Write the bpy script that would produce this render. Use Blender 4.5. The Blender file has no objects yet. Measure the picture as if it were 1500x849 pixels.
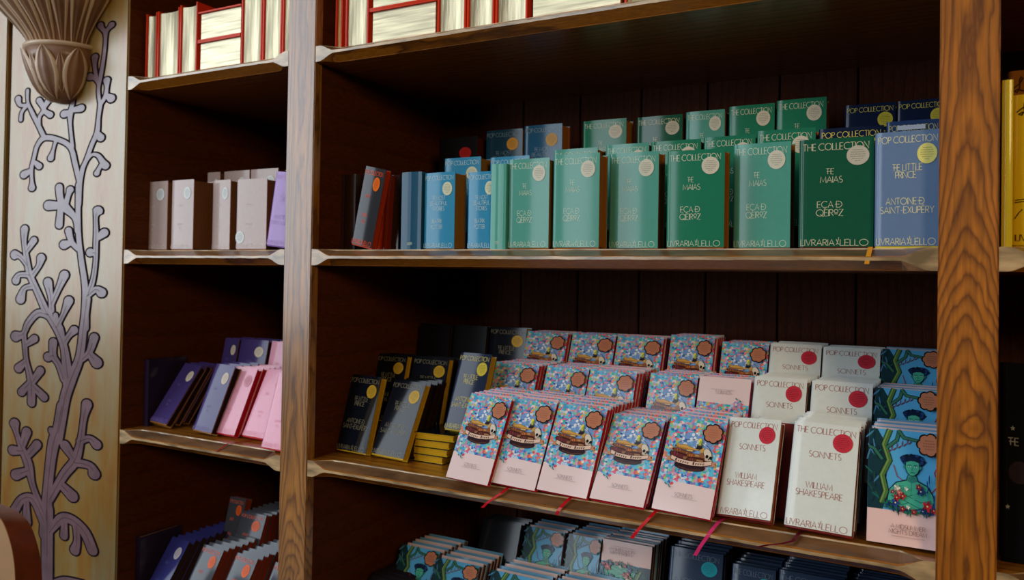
import bpy, bmesh, math, random
from mathutils import Vector, Matrix
S = bpy.context.scene
COL = S.collection
R = math.radians
random.seed(7)

# ---------------------------------------------------------------- camera
cd = bpy.data.cameras.new('camera'); cam = bpy.data.objects.new('camera', cd); COL.objects.link(cam)
cd.sensor_width = 36; cd.lens = 1161.12/1500*36
cd.shift_x = -(757.12-750)/1500; cd.shift_y = (390.09-424.5)/1500
yaw, pitch, roll = -0.49182, 0.01431, 0.01642
f = Vector((math.sin(yaw)*math.cos(pitch), math.cos(yaw)*math.cos(pitch), math.sin(pitch)))
r = Vector((math.cos(yaw), -math.sin(yaw), 0)); u = r.cross(f)
r2 = r*math.cos(roll)+u*math.sin(roll); u2 = -r*math.sin(roll)+u*math.cos(roll)
M = Matrix((r2, u2, -f)).transposed().to_4x4(); M.translation = Vector((0.00526, -1.54961, -0.06514))
cam.matrix_world = M
cd.clip_start = .05
cd.dof.use_dof = True; cd.dof.focus_distance = 1.72; cd.dof.aperture_fstop = 3.5
S.camera = cam
# ---------------------------------------------------------------- world and lights
w = bpy.data.worlds.new('world'); S.world = w; w.use_nodes = True
w.node_tree.nodes['Background'].inputs[0].default_value = (.55, .36, .22, 1)
w.node_tree.nodes['Background'].inputs[1].default_value = .02
def area(name, loc, size, rot, power, colour):
    l = bpy.data.lights.new(name, 'AREA'); l.shape = 'RECTANGLE'; l.size, l.size_y = size
    l.energy = power; l.color = colour
    o = bpy.data.objects.new(name, l); COL.objects.link(o); o.location = loc; o.rotation_euler = rot
    return o
# two tall daylight windows of the hall, behind and to the left of the camera (facing +Y, towards the shelves)
area('window_daylight', (-9.2, -5.2, 1.95), (7.6, 5.2), (R(90), 0, 0), 620, (.80, .90, 1.0))
area('window_daylight_narrow', (-3.0, -5.2, 1.95), (1.2, 5.2), (R(90), 0, 0), 105, (.80, .90, 1.0))
# the hall's glazed skylight above and in front of the shelves
area('skylight', (-4.0, -2.1, 4.6), (8.0, 3.4), (0, 0, 0), 115, (.86, .93, 1.0))
# warm lamp of the shop hanging behind and to the right of the camera
area('shop_lamp', (2.2, -3.6, 1.2), (.9, .9), (R(72), 0, R(28)), 62, (1.0, .72, .38))
S.view_settings.view_transform = 'Standard'; S.view_settings.look = 'None'
S.view_settings.exposure = 0.0; S.view_settings.gamma = 1.0
S.view_settings.use_curve_mapping = False

# ---------------------------------------------------------------- helpers
def lin(c):
    c = c/255.0
    return c/12.92 if c <= .04045 else ((c+.055)/1.055)**2.4
def rgb(*c): return (lin(c[0]), lin(c[1]), lin(c[2]), 1)
def mat(name, col, rough=.5, metal=0, coat=0, bump=0, spec=.5, noise=0, nscale=30, stretch=(1, 1, 1), coat_rough=.2):
    m = bpy.data.materials.new(name); m.use_nodes = True; nt = m.node_tree; b = nt.nodes['Principled BSDF']
    b.inputs['Base Color'].default_value = col; b.inputs['Roughness'].default_value = rough
    b.inputs['Metallic'].default_value = metal; b.inputs['Coat Weight'].default_value = coat
    b.inputs['Coat Roughness'].default_value = coat_rough; b.inputs['Specular IOR Level'].default_value = spec
    if noise or bump:
        tc = nt.nodes.new('ShaderNodeTexCoord'); mp = nt.nodes.new('ShaderNodeMapping'); mp.inputs['Scale'].default_value = stretch
        n = nt.nodes.new('ShaderNodeTexNoise'); n.inputs['Scale'].default_value = nscale; n.inputs['Detail'].default_value = 6
        nt.links.new(tc.outputs['Object'], mp.inputs[0]); nt.links.new(mp.outputs[0], n.inputs['Vector'])
        if noise:
            mx = nt.nodes.new('ShaderNodeMix'); mx.data_type = 'RGBA'; mx.inputs[6].default_value = col
            mx.inputs[7].default_value = tuple(max(0, c*(1-noise)) for c in col[:3])+(1,)
            mr = nt.nodes.new('ShaderNodeMapRange'); mr.inputs[1].default_value = .35; mr.inputs[2].default_value = .65
            nt.links.new(n.outputs[0], mr.inputs[0]); nt.links.new(mr.outputs[0], mx.inputs[0]); nt.links.new(mx.outputs[2], b.inputs['Base Color'])
        if bump:
            bp = nt.nodes.new('ShaderNodeBump'); bp.inputs['Strength'].default_value = bump; bp.inputs['Distance'].default_value = .002
            nt.links.new(n.outputs[0], bp.inputs['Height']); nt.links.new(bp.outputs[0], b.inputs['Normal'])
    return m
def wood(name, light, dark, axis='Z', rough=.35, coat=.3, x0=0, zc=0, freq=90, k=.09, y0=.02, warp=.02, contrast=1, knot=None):
    """growth rings of a plank sawn lengthwise: long nested ellipses around zc"""
    m = bpy.data.materials.new(name); m.use_nodes = True; nt = m.node_tree; N = nt.nodes; L = nt.links; b = N['Principled BSDF']
    tc = N.new('ShaderNodeTexCoord'); sp = N.new('ShaderNodeSeparateXYZ'); L.new(tc.outputs['Object'], sp.inputs[0])
    def mth(op, a, c, d=None):
        n = N.new('ShaderNodeMath'); n.operation = op
        for i, v in enumerate((a, c, d)):
            if v is None: continue
            if isinstance(v, (int, float)): n.inputs[i].default_value = v
            else: L.new(v, n.inputs[i])
        return n.outputs[0]
    ax = {'Z': ('Z', 'X', 'Y'), 'X': ('X', 'Z', 'Y'), 'Y': ('Y', 'Z', 'X')}[axis]
    along, across, deep = [sp.outputs[i] for i in ax]
    mp = N.new('ShaderNodeMapping'); sc = {'Z': (9, 9, 1.6), 'X': (1.6, 9, 9), 'Y': (9, 1.6, 9)}[axis]; mp.inputs['Scale'].default_value = sc
    L.new(tc.outputs['Object'], mp.inputs[0])
    n1 = N.new('ShaderNodeTexNoise'); n1.inputs['Scale'].default_value = 1.2; n1.inputs['Detail'].default_value = 3; L.new(mp.outputs[0], n1.inputs['Vector'])
    mp2 = N.new('ShaderNodeMapping'); mp2.inputs['Scale'].default_value = tuple(v*14 for v in sc); L.new(tc.outputs['Object'], mp2.inputs[0])
    n2 = N.new('ShaderNodeTexNoise'); n2.inputs['Scale'].default_value = 2.5; n2.inputs['Detail'].default_value = 5; L.new(mp2.outputs[0], n2.inputs['Vector'])
    dx = mth('SUBTRACT', across, x0); dx = mth('ADD', dx, mth('MULTIPLY', deep, .6))
    dz = mth('MULTIPLY', mth('SUBTRACT', along, zc), k); dz = mth('ADD', dz, y0)
    rr = mth('SQRT', mth('ADD', mth('MULTIPLY', dx, dx), mth('MULTIPLY', dz, dz)), 0)
    rr = mth('ADD', rr, mth('MULTIPLY', mth('SUBTRACT', n1.outputs[0], .5), warp))
    if knot:
        kx, kz, kr = knot
        a = mth('SUBTRACT', across, kx); c = mth('SUBTRACT', along, kz)
        d2 = mth('ADD', mth('MULTIPLY', a, a), mth('MULTIPLY', mth('MULTIPLY', c, c), .6))
        g = mth('POWER', 2.718, mth('MULTIPLY', d2, -1.0/(kr*kr)))
        rr = mth('ADD', rr, mth('MULTIPLY', g, .028))
    fr = mth('FRACT', mth('MULTIPLY', rr, freq), 0)
    cr = N.new('ShaderNodeValToRGB'); e = cr.color_ramp.elements
    mid = tuple(l*.55+d*.45 for l, d in zip(light, dark))
    e[0].position = 0; e[0].color = light; e[1].position = 1; e[1].color = light
    for p_, c_ in ((.45, tuple(l*.85+d*.15 for l, d in zip(light, dark))), (.8, mid), (.93, dark)):
        x = e.new(p_); x.color = tuple(l+(c-l)*contrast for l, c in zip(light, c_))[:3]+(1,)
    L.new(fr, cr.inputs[0])
    mx = N.new('ShaderNodeMix'); mx.data_type = 'RGBA'; mx.blend_type = 'MULTIPLY'; mx.inputs[0].default_value = .75
    mr = N.new('ShaderNodeMapRange'); mr.inputs[1].default_value = .3; mr.inputs[2].default_value = .7; mr.inputs[3].default_value = .55; mr.inputs[4].default_value = 1.25
    L.new(n2.outputs[0], mr.inputs[0]); L.new(cr.outputs[0], mx.inputs[6]); L.new(mr.outputs[0], mx.inputs[7]); L.new(mx.outputs[2], b.inputs['Base Color'])
    b.inputs['Roughness'].default_value = rough; b.inputs['Coat Weight'].default_value = coat; b.inputs['Coat Roughness'].default_value = .22; b.inputs['Specular IOR Level'].default_value = .5 if coat else .12
    bp = N.new('ShaderNodeBump'); bp.inputs['Strength'].default_value = .25; bp.inputs['Distance'].default_value = .0015
    L.new(n2.outputs[0], bp.inputs['Height']); L.new(bp.outputs[0], b.inputs['Normal'])
    return m
def cathedral(name, light, dark, x0, zc, knot, freq=18, rough=.42, coat=.3):
    """flat-sawn plank: arches pointing up around zc that straighten into vertical streaks above and below"""
    m = bpy.data.materials.new(name); m.use_nodes = True; nt = m.node_tree; N = nt.nodes; L = nt.links; b = N['Principled BSDF']
    tc = N.new('ShaderNodeTexCoord'); sp = N.new('ShaderNodeSeparateXYZ'); L.new(tc.outputs['Object'], sp.inputs[0])
    def mth(op, a, c=None):
        n = N.new('ShaderNodeMath'); n.operation = op
        for i, v in enumerate((a, c)):
            if v is None: continue
            if isinstance(v, (int, float)): n.inputs[i].default_value = v
            else: L.new(v, n.inputs[i])
        return n.outputs[0]
    def noise(sc, s, d):
        mp = N.new('ShaderNodeMapping'); mp.inputs['Scale'].default_value = sc; L.new(tc.outputs['Object'], mp.inputs[0])
        n = N.new('ShaderNodeTexNoise'); n.inputs['Scale'].default_value = s; n.inputs['Detail'].default_value = d; L.new(mp.outputs[0], n.inputs['Vector']); return n.outputs[0]
    n0 = noise((14, 14, 4), 1.0, 3); n1 = noise((60, 60, 10), 1.0, 4); n2 = noise((160, 160, 8), 1.0, 5)
    x = mth('SUBTRACT', sp.outputs[0], x0); x = mth('ADD', x, mth('MULTIPLY', mth('SUBTRACT', n0, .5), .03)); z = mth('SUBTRACT', sp.outputs[2], zc)
    g = mth('ADD', mth('MULTIPLY', mth('MULTIPLY', x, x), 75), mth('MULTIPLY', mth('ARCTANGENT', mth('DIVIDE', z, .16)), .26))
    g = mth('ADD', g, mth('MULTIPLY', mth('SUBTRACT', n1, .5), .06))
    g = mth('ADD', g, mth('MULTIPLY', mth('SUBTRACT', n0, .5), .12))
    a = mth('SUBTRACT', sp.outputs[0], knot[0]); c = mth('SUBTRACT', sp.outputs[2], knot[1])
    d2 = mth('ADD', mth('MULTIPLY', a, a), mth('MULTIPLY', mth('MULTIPLY', c, c), .7))
    g = mth('ADD', g, mth('MULTIPLY', mth('POWER', 2.718, mth('MULTIPLY', d2, -1.0/(knot[2]**2))), .11))
    fr = mth('FRACT', mth('MULTIPLY', g, freq))
    cr = N.new('ShaderNodeValToRGB'); e = cr.color_ramp.elements; mx_ = lambda t: tuple(l*(1-t)+d*t for l, d in zip(light, dark))[:3]+(1,)
    e[0].position = 0; e[0].color = mx_(.15); e[1].position = 1; e[1].color = mx_(.2)
    for p_, t in ((.25, 0), (.5, .2), (.72, .55), (.82, .8), (.9, .5)): q = e.new(p_); q.color = mx_(t)
    L.new(fr, cr.inputs[0])
    mr = N.new('ShaderNodeMapRange'); mr.inputs[1].default_value = .3; mr.inputs[2].default_value = .7; mr.inputs[3].default_value = .6; mr.inputs[4].default_value = 1.2; L.new(n2, mr.inputs[0])
    m0 = N.new('ShaderNodeMapRange'); m0.inputs[1].default_value = .3; m0.inputs[2].default_value = .7; m0.inputs[3].default_value = .75; m0.inputs[4].default_value = 1.2; L.new(n0, m0.inputs[0])
    k = mth('MULTIPLY', mr.outputs[0], m0.outputs[0])
    mx = N.new('ShaderNodeMix'); mx.data_type = 'RGBA'; mx.blend_type = 'MULTIPLY'; mx.inputs[0].default_value = .9; L.new(cr.outputs[0], mx.inputs[6]); L.new(k, mx.inputs[7]); L.new(mx.outputs[2], b.inputs['Base Color'])
    b.inputs['Roughness'].default_value = rough; b.inputs['Coat Weight'].default_value = coat; b.inputs['Coat Roughness'].default_value = .22
    bp = N.new('ShaderNodeBump'); bp.inputs['Strength'].default_value = .3; bp.inputs['Distance'].default_value = .001; L.new(n2, bp.inputs['Height']); L.new(bp.outputs[0], b.inputs['Normal'])
    return m
def link(name, me, m, parent=None):
    o = bpy.data.objects.new(name, me); COL.objects.link(o)
    if m is not None:
        for x in (m if isinstance(m, (list, tuple)) else [m]):
            if x.name not in [q.name for q in me.materials if q]: me.materials.append(x)
    if parent: o.parent = parent
    return o
def mesh(name, V, F, mi=None, smooth=False):
    me = bpy.data.meshes.new(name); me.from_pydata(V, [], F); me.update()
    if mi: me.polygons.foreach_set('material_index', mi)
    if smooth: me.polygons.foreach_set('use_smooth', [True]*len(F))
    return me
def box(V, F, a, b):
    i = len(V); x0, y0, z0 = a; x1, y1, z1 = b
    V += [(x0, y0, z0), (x1, y0, z0), (x1, y1, z0), (x0, y1, z0), (x0, y0, z1), (x1, y0, z1), (x1, y1, z1), (x0, y1, z1)]
    F += [(i, i+3, i+2, i+1), (i+4, i+5, i+6, i+7), (i, i+1, i+5, i+4), (i+1, i+2, i+6, i+5), (i+2, i+3, i+7, i+6), (i+3, i, i+4, i+7)]
def boxobj(name, a, b, m, parent=None, bevel=.002):
    bm = bmesh.new(); V = []; F = []; box(V, F, a, b)
    vs = [bm.verts.new(v) for v in V]; [bm.faces.new([vs[i] for i in q]) for q in F]
    if bevel: bmesh.ops.bevel(bm, geom=bm.edges[:], offset=bevel, segments=2, affect='EDGES')
    me = bpy.data.meshes.new(name); bm.to_mesh(me); bm.free()
    return link(name, me, m, parent)
def empty(name, loc, label=None, cat=None, group=None, kind=None):
    o = bpy.data.objects.new(name, None); COL.objects.link(o); o.location = loc; o.empty_display_size = .02
    tag(o, label, cat, group, kind); return o
def tag(o, label=None, cat=None, group=None, kind=None):
    if label: o['label'] = label
    if cat: o['category'] = cat
    if group: o['group'] = group
    if kind: o['kind'] = kind
    return o

# ---------------------------------------------------------------- materials
M_post = cathedral('varnished_oak', rgb(180, 106, 22), rgb(88, 40, 8), .045, -.08, (.052, -.31, .022))
M_post2 = cathedral('varnished_oak_worn', rgb(166, 110, 44), rgb(84, 48, 18), -1.47, -.85, (-1.45, -.86, .018), coat=.9, rough=.38)
M_shelf = wood('shelf_oak', rgb(172, 104, 22), rgb(84, 44, 8), 'X', .4, .8, x0=.1, zc=-.2, freq=60, k=.05, y0=.02, warp=.04, contrast=.9)
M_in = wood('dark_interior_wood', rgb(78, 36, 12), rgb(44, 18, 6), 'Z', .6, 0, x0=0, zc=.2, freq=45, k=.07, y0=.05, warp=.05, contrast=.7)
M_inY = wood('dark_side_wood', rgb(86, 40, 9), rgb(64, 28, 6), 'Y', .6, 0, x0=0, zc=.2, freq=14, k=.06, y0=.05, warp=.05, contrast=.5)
M_bead = mat('worn_lit_edge_wood', rgb(206, 172, 124), .35, coat=.8, noise=.7, nscale=40, stretch=(.3, 1, 1))  # pale from wear, and from reflected light put into the colour
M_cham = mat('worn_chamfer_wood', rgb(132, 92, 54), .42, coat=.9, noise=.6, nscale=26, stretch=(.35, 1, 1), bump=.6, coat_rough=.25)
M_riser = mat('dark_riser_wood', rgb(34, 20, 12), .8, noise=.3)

# ---------------------------------------------------------------- the setting
XA, XB, XC, XE = -2.173, -1.521, -1.426, .09
ZT0, ZT1 = .4844, .525
ZM0, ZM1 = -.0412, 0.0
ZL0, ZL1 = -.5826, -.5415
ZB0, ZB1 = -1.124, -1.083
D = .632
fl = boxobj('floor', (-4, -6, -1.8), (2.5, .9, -1.75), mat('floor_wood', rgb(70, 44, 26), .45, noise=.4, nscale=6, stretch=(1, 8, 1)), bevel=0); tag(fl, kind='structure')
wb = boxobj('wall_back', (-4, D+.03, -1.75), (2.5, D+.1, 2.4), mat('back_plaster', rgb(60, 40, 28), .8), bevel=0); tag(wb, kind='structure')

case = empty('bookcase', (-.7, 0, -1.75), 'built-in dark oak bookcase with stop-chamfered shelves and plank back, holding all the books', 'bookcase')
def part(o): o.parent = case; o.matrix_parent_inverse = Matrix.Translation(case.location).inverted(); return o
# posts: front stile plus recessed partition behind it
for n, (x0, x1, m) in enumerate(((XB, XC, M_post2), (0, XE, M_post))):
    o = part(boxobj('post', (x0, -.0005, -1.62), (x1, .028, 1.1), m, bevel=.0025))
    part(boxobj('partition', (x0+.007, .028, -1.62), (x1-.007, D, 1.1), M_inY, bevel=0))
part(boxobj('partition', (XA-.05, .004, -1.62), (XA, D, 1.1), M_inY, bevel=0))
part(boxobj('post', (1.5, -.0005, -1.62), (1.59, .028, 1.1), M_post2))
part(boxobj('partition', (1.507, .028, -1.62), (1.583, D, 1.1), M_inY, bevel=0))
part(boxobj('plinth', (XA-.05, 0, -1.75), (1.59, D, -1.62), M_shelf))
part(boxobj('cornice', (XA-.05, -.03, 1.1), (1.59, D, 1.18), M_shelf, bevel=.01))
# back planks
pl = .1926
k = 0; x = -.18534-pl*11
pm = None
while x < 1.58:
    if x+pl > XA-.05:
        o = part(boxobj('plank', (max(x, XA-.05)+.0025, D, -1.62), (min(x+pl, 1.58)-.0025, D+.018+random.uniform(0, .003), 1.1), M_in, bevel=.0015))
    x += pl
def sm(t): t = max(0, min(1, t)); return t*t*(3-2*t)
def shelf(x0, x1, z0, z1, chips=0):
    st = [x0, x0+.012]; 
    st += [x0+.012+.045*i/8 for i in range(1, 9)]
    n = int((x1-x0)/.03); st += [x0+.06+(x1-x0-.12)*i/n for i in range(1, n)]
    st += [x1-.057+.045*i/8 for i in range(0, 9)] + [x1]
    zc = (z0+z1)/2; hh = (z1-z0)/2; V = []; F = []; mi = []
    for x in st:
        s = min(1, sm(min(x-x0, x1-x)/.052 - .2))
        c = .037*s; j = random.uniform(-.0005, .0005)*s; e = .0026*s
        bt = hh*(1-s)+.0030*s
        V += [(x, D, z1), (x, max(c, .001)+random.uniform(0, .0012)*s, z1), (x, max(c-.0012*s, .001), z1-e), (x, .0008+.0042*s, zc+bt+.0022*s+j), (x, .0008, zc+bt+j), (x, .0008, zc-bt+j), (x, .0008+.0042*s, zc-bt-.0022*s+j), (x, max(c*.8, .001), z0+e*.5), (x, max(c*.8+.001*s, .001), z0), (x, D, z0)]
    for i in range(len(st)-1):
        for q in range(9):
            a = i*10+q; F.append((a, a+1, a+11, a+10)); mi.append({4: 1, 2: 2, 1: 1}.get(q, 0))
    F.append(tuple(range(9, -1, -1))); mi.append(0); e = (len(st)-1)*10; F.append(tuple(range(e, e+10))); mi.append(0)
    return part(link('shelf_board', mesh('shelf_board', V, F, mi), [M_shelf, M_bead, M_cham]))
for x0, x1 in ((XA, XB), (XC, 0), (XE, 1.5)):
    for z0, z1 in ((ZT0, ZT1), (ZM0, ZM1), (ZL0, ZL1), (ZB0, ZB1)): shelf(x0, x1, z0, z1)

# ---------------------------------------------------------------- risers under the back rows
def riser(x0, x1, y0, y1, z0, z1, label, group):
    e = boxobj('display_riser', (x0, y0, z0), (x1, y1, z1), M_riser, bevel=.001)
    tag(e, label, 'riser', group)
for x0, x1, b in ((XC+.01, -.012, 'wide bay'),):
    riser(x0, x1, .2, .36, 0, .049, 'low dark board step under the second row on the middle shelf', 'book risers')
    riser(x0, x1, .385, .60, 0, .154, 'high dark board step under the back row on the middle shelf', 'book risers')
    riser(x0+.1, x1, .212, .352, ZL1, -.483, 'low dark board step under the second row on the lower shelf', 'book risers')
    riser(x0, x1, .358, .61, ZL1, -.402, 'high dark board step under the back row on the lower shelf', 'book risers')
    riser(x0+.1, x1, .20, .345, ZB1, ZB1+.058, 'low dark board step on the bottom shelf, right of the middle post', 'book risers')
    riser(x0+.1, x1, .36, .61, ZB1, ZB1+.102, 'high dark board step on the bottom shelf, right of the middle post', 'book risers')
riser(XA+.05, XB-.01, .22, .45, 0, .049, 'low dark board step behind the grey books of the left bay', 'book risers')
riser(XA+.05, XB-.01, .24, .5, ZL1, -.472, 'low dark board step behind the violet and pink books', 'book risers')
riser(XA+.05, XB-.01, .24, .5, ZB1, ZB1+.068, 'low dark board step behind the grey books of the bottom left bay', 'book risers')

# ---------------------------------------------------------------- stroke lettering
def arc(cx, cz, rx, rz, a0, a1, n=12):
    return [(cx+rx*math.cos(R(a0+(a1-a0)*i/n)), cz+rz*math.sin(R(a0+(a1-a0)*i/n))) for i in range(n+1)]
G = {
 'A': (.72, [[(0, 0), (.36, 1), (.72, 0)], [(.13, .34), (.59, .34)]]),
 'B': (.5, [[(0, 0), (0, 1)], [(0, 1)]+arc(.22, .76, .22, .24, 90, -90)+[(0, .52)], [(0, .52)]+arc(.25, .26, .25, .26, 90, -90)+[(0, 0)]]),
 'C': (.8, [arc(.5, .5, .5, .5, 50, 310, 18)]),
 'Ç': (.8, [arc(.5, .5, .5, .5, 50, 310, 18), [(.5, 0), (.55, -.12), (.4, -.2)]]),
 'D': (.72, [[(0, 0), (0, 1)], [(0, 1)]+arc(.22, .5, .5, .5, 90, -90, 14)+[(0, 0)]]),
 'Đ': (.8, [[(0, 0), (0, 1)], [(0, 1)]+arc(.28, .5, .5, .5, 90, -90, 14)+[(0, 0)], [(-.18, .5), (.45, .5)]]),
 'E': (.46, [[(.46, 1), (0, 1), (0, 0), (.46, 0)], [(0, .5), (.4, .5)]]),
 'É': (.46, [[(.46, 1), (0, 1), (0, 0), (.46, 0)], [(0, .5), (.4, .5)], [(.15, 1.12), (.32, 1.28)]]),
 'F': (.44, [[(.44, 1), (0, 1), (0, 0)], [(0, .5), (.4, .5)]]),
 'G': (.84, [arc(.5, .5, .5, .5, 50, 350, 18)+[(.99, .45), (.62, .45)]]),
 'H': (.62, [[(0, 0), (0, 1)], [(.62, 0), (.62, 1)], [(0, .5), (.62, .5)]]),
 'I': (0, [[(0, 0), (0, 1)]]),
 'K': (.55, [[(0, 0), (0, 1)], [(.52, 1), (0, .42)], [(.15, .58), (.55, 0)]]),
 'L': (.4, [[(0, 1), (0, 0), (.42, 0)]]),
 'M': (.82, [[(0, 0), (.08, 1), (.41, .15), (.74, 1), (.82, 0)]]),
 'N': (.68, [[(0, 0), (0, 1), (.68, 0), (.68, 1)]]),
 'O': (.96, [arc(.48, .5, .48, .5, 0, 360, 24)]),
 'o': (.5, [arc(.25, .72, .25, .27, 0, 360, 16), [(.05, .3), (.45, .3)]]),
 'P': (.46, [[(0, 0), (0, 1)]+arc(.2, .74, .27, .26, 90, -90)+[(0, .48)]]),
 'Q': (.96, [arc(.48, .5, .48, .5, 0, 360, 24), [(.55, .25), (1.0, -.12)]]),
 'R': (.5, [[(0, 0), (0, 1)]+arc(.2, .74, .27, .26, 90, -90)+[(0, .48)], [(.2, .48), (.52, 0)]]),
 'S': (.44, [arc(.22, .75, .21, .25, 50, 270, 10)[:-1]+arc(.22, .25, .23, .25, 90, -140, 10)]),
 'T': (.56, [[(0, 1), (.56, 1)], [(.28, 1), (.28, 0)]]),
 'Ŧ': (.62, [[(0, 1), (.56, 1)], [(.28, 1), (.28, 0)], [(.1, .5), (.7, .5)]]),
 'U': (.6, [[(0, 1), (0, .3)]+arc(.3, .3, .3, .3, 180, 360)+[(.6, 1)]]),
 'V': (.66, [[(0, 1), (.33, 0), (.66, 1)]]),
 'W': (1.0, [[(0, 1), (.26, 0), (.5, 1), (.74, 0), (1, 1)]]),
 'X': (.6, [[(0, 0), (.6, 1)], [(0, 1), (.6, 0)]]),
 'Y': (.58, [[(0, 1), (.29, .5), (.58, 1)], [(.29, .5), (.29, 0)]]),
 'Z': (.54, [[(0, 1), (.54, 1), (0, 0), (.54, 0)]]),
 '~': (.34, [[(0, .15), (0, .85), (.26, .85)]]), '=': (.34, [[(.3, .15), (0, .15), (.1, .85)]]),
 '-': (.3, [[(0, .45), (.3, .45)]]), "'": (.05, [[(.03, 1), (0, .75)]]), ' ': (.3, []),
 '&': (.4, [[(.02, 1.05), (.12, .75), (.24, .62)], [(.42, 1.35), (.3, .9), (.2, .45), (.02, .1)], [(.2, .45), (.3, .28), (.46, .2)], [(.3, .9), (.42, .95)]]),
}
def ribbon(V, F, pts, w, y=0.0):
    n = len(pts); L_ = []; Rr = []
    for i in range(n):
        a = pts[max(0, i-1)]; b = pts[min(n-1, i+1)]
        dx, dz = b[0]-a[0], b[1]-a[1]; l = math.hypot(dx, dz) or 1; nx, nz = -dz/l*w/2, dx/l*w/2
        if 0 < i < n-1:
            p0 = pts[i-1]; p1 = pts[i]; p2 = pts[i+1]
            d1 = math.hypot(p1[0]-p0[0], p1[1]-p0[1]) or 1; d2 = math.hypot(p2[0]-p1[0], p2[1]-p1[1]) or 1
            c = ((p1[0]-p0[0])*(p2[0]-p1[0])+(p1[1]-p0[1])*(p2[1]-p1[1]))/(d1*d2)
            k = min(1.6, 1/max(.5, math.sqrt(max(0, (1+c)/2)))); nx *= k; nz *= k
        x, z = pts[i]; L_.append((x+nx, y, z+nz)); Rr.append((x-nx, y, z-nz))
    o = len(V)
    for a, b in zip(L_, Rr): V += [a, b]
    for i in range(n-1): F.append((o+2*i, o+2*i+1, o+2*i+3, o+2*i+2))
def text(V, F, s, cx, z, h, weight=.1, sp=.14, y=0.0, align='c', fit=None, flip=False, sx=1):
    wd = sum(G[c][0]+(sp if c != ' ' else 0) for c in s)-sp
    kx = h*sx
    if fit: kx = fit/wd
    x = cx-(wd*kx/2 if align == 'c' else 0)
    for c in s:
        gw, st = G[c]
        for p in st:
            q = [(x+a*kx, z+b*h) for a, b in p]
            if flip: q = [(2*cx-a, 2*z+h-b) for a, b in q]
            ribbon(V, F, q, weight*h, y)
        x += (gw+(sp if c != ' ' else 0))*kx

W0, H0 = .12, .205
YP = -.0016      # print plane in front of the jacket
BULGE = .0016    # paper jackets bow outwards a little
def bow(V): return [(x, y-BULGE*math.sin(math.pi*max(0, min(1, x/W0))), z) for x, y, z in V]
def lettering(lines, weight=.1):
    V = []; F = []
    for i, l in enumerate(lines):
        s, cx, zf, h = l[:4]; kw = l[4] if len(l) > 4 else {}
        text(V, F, s, cx*W0, (1-zf)*H0-h/2, h, y=YP-.00025, weight=kw.pop('weight', weight), **kw)
    return mesh('cover_lettering', bow(V), F)
def disc(V, F, cx, cz, r, y, n=28, lob=0, amp=0):
    i = len(V)
    P = []
    for k in range(n):
        a = 2*math.pi*k/n; rr = r*(1+amp*abs(math.sin(a*lob/2))) if lob else r
        P.append((cx+rr*math.cos(a), cz+rr*math.sin(a)))
    V += [(x, y, z) for x, z in P]+[(x, y+.0003, z) for x, z in P]
    F.append(tuple(range(i+n-1, i-1, -1)))
    F += [(i+k, i+(k+1) % n, i+n+(k+1) % n, i+n+k) for k in range(n)]
def sticker_mesh(cu, cv, r=.018, lines=True):
    """round sticker with faint illegible lines; slot 0 paper, slot 1 ink"""
    V = []; F = []; disc(V, F, cu*W0, (1-cv)*H0, r, YP-.0006); n = len(F)
    if lines:
        for i, hw in enumerate((.45, .62, .68, .66, .5, .25)):
            z = (1-cv)*H0+r*(.55-.22*i); hw *= r
            x = cu*W0-hw
            while x < cu*W0+hw:
                l = random.uniform(.0015, .0045); ribbon(V, F, [(x, z), (min(x+l, cu*W0+hw), z)], .0011, YP-.0008); x += l+.0008
    return mesh('sticker', [(x, y-.0002, z) for x, y, z in bow(V)], F, [0]*n+[1]*(len(F)-n))

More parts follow.
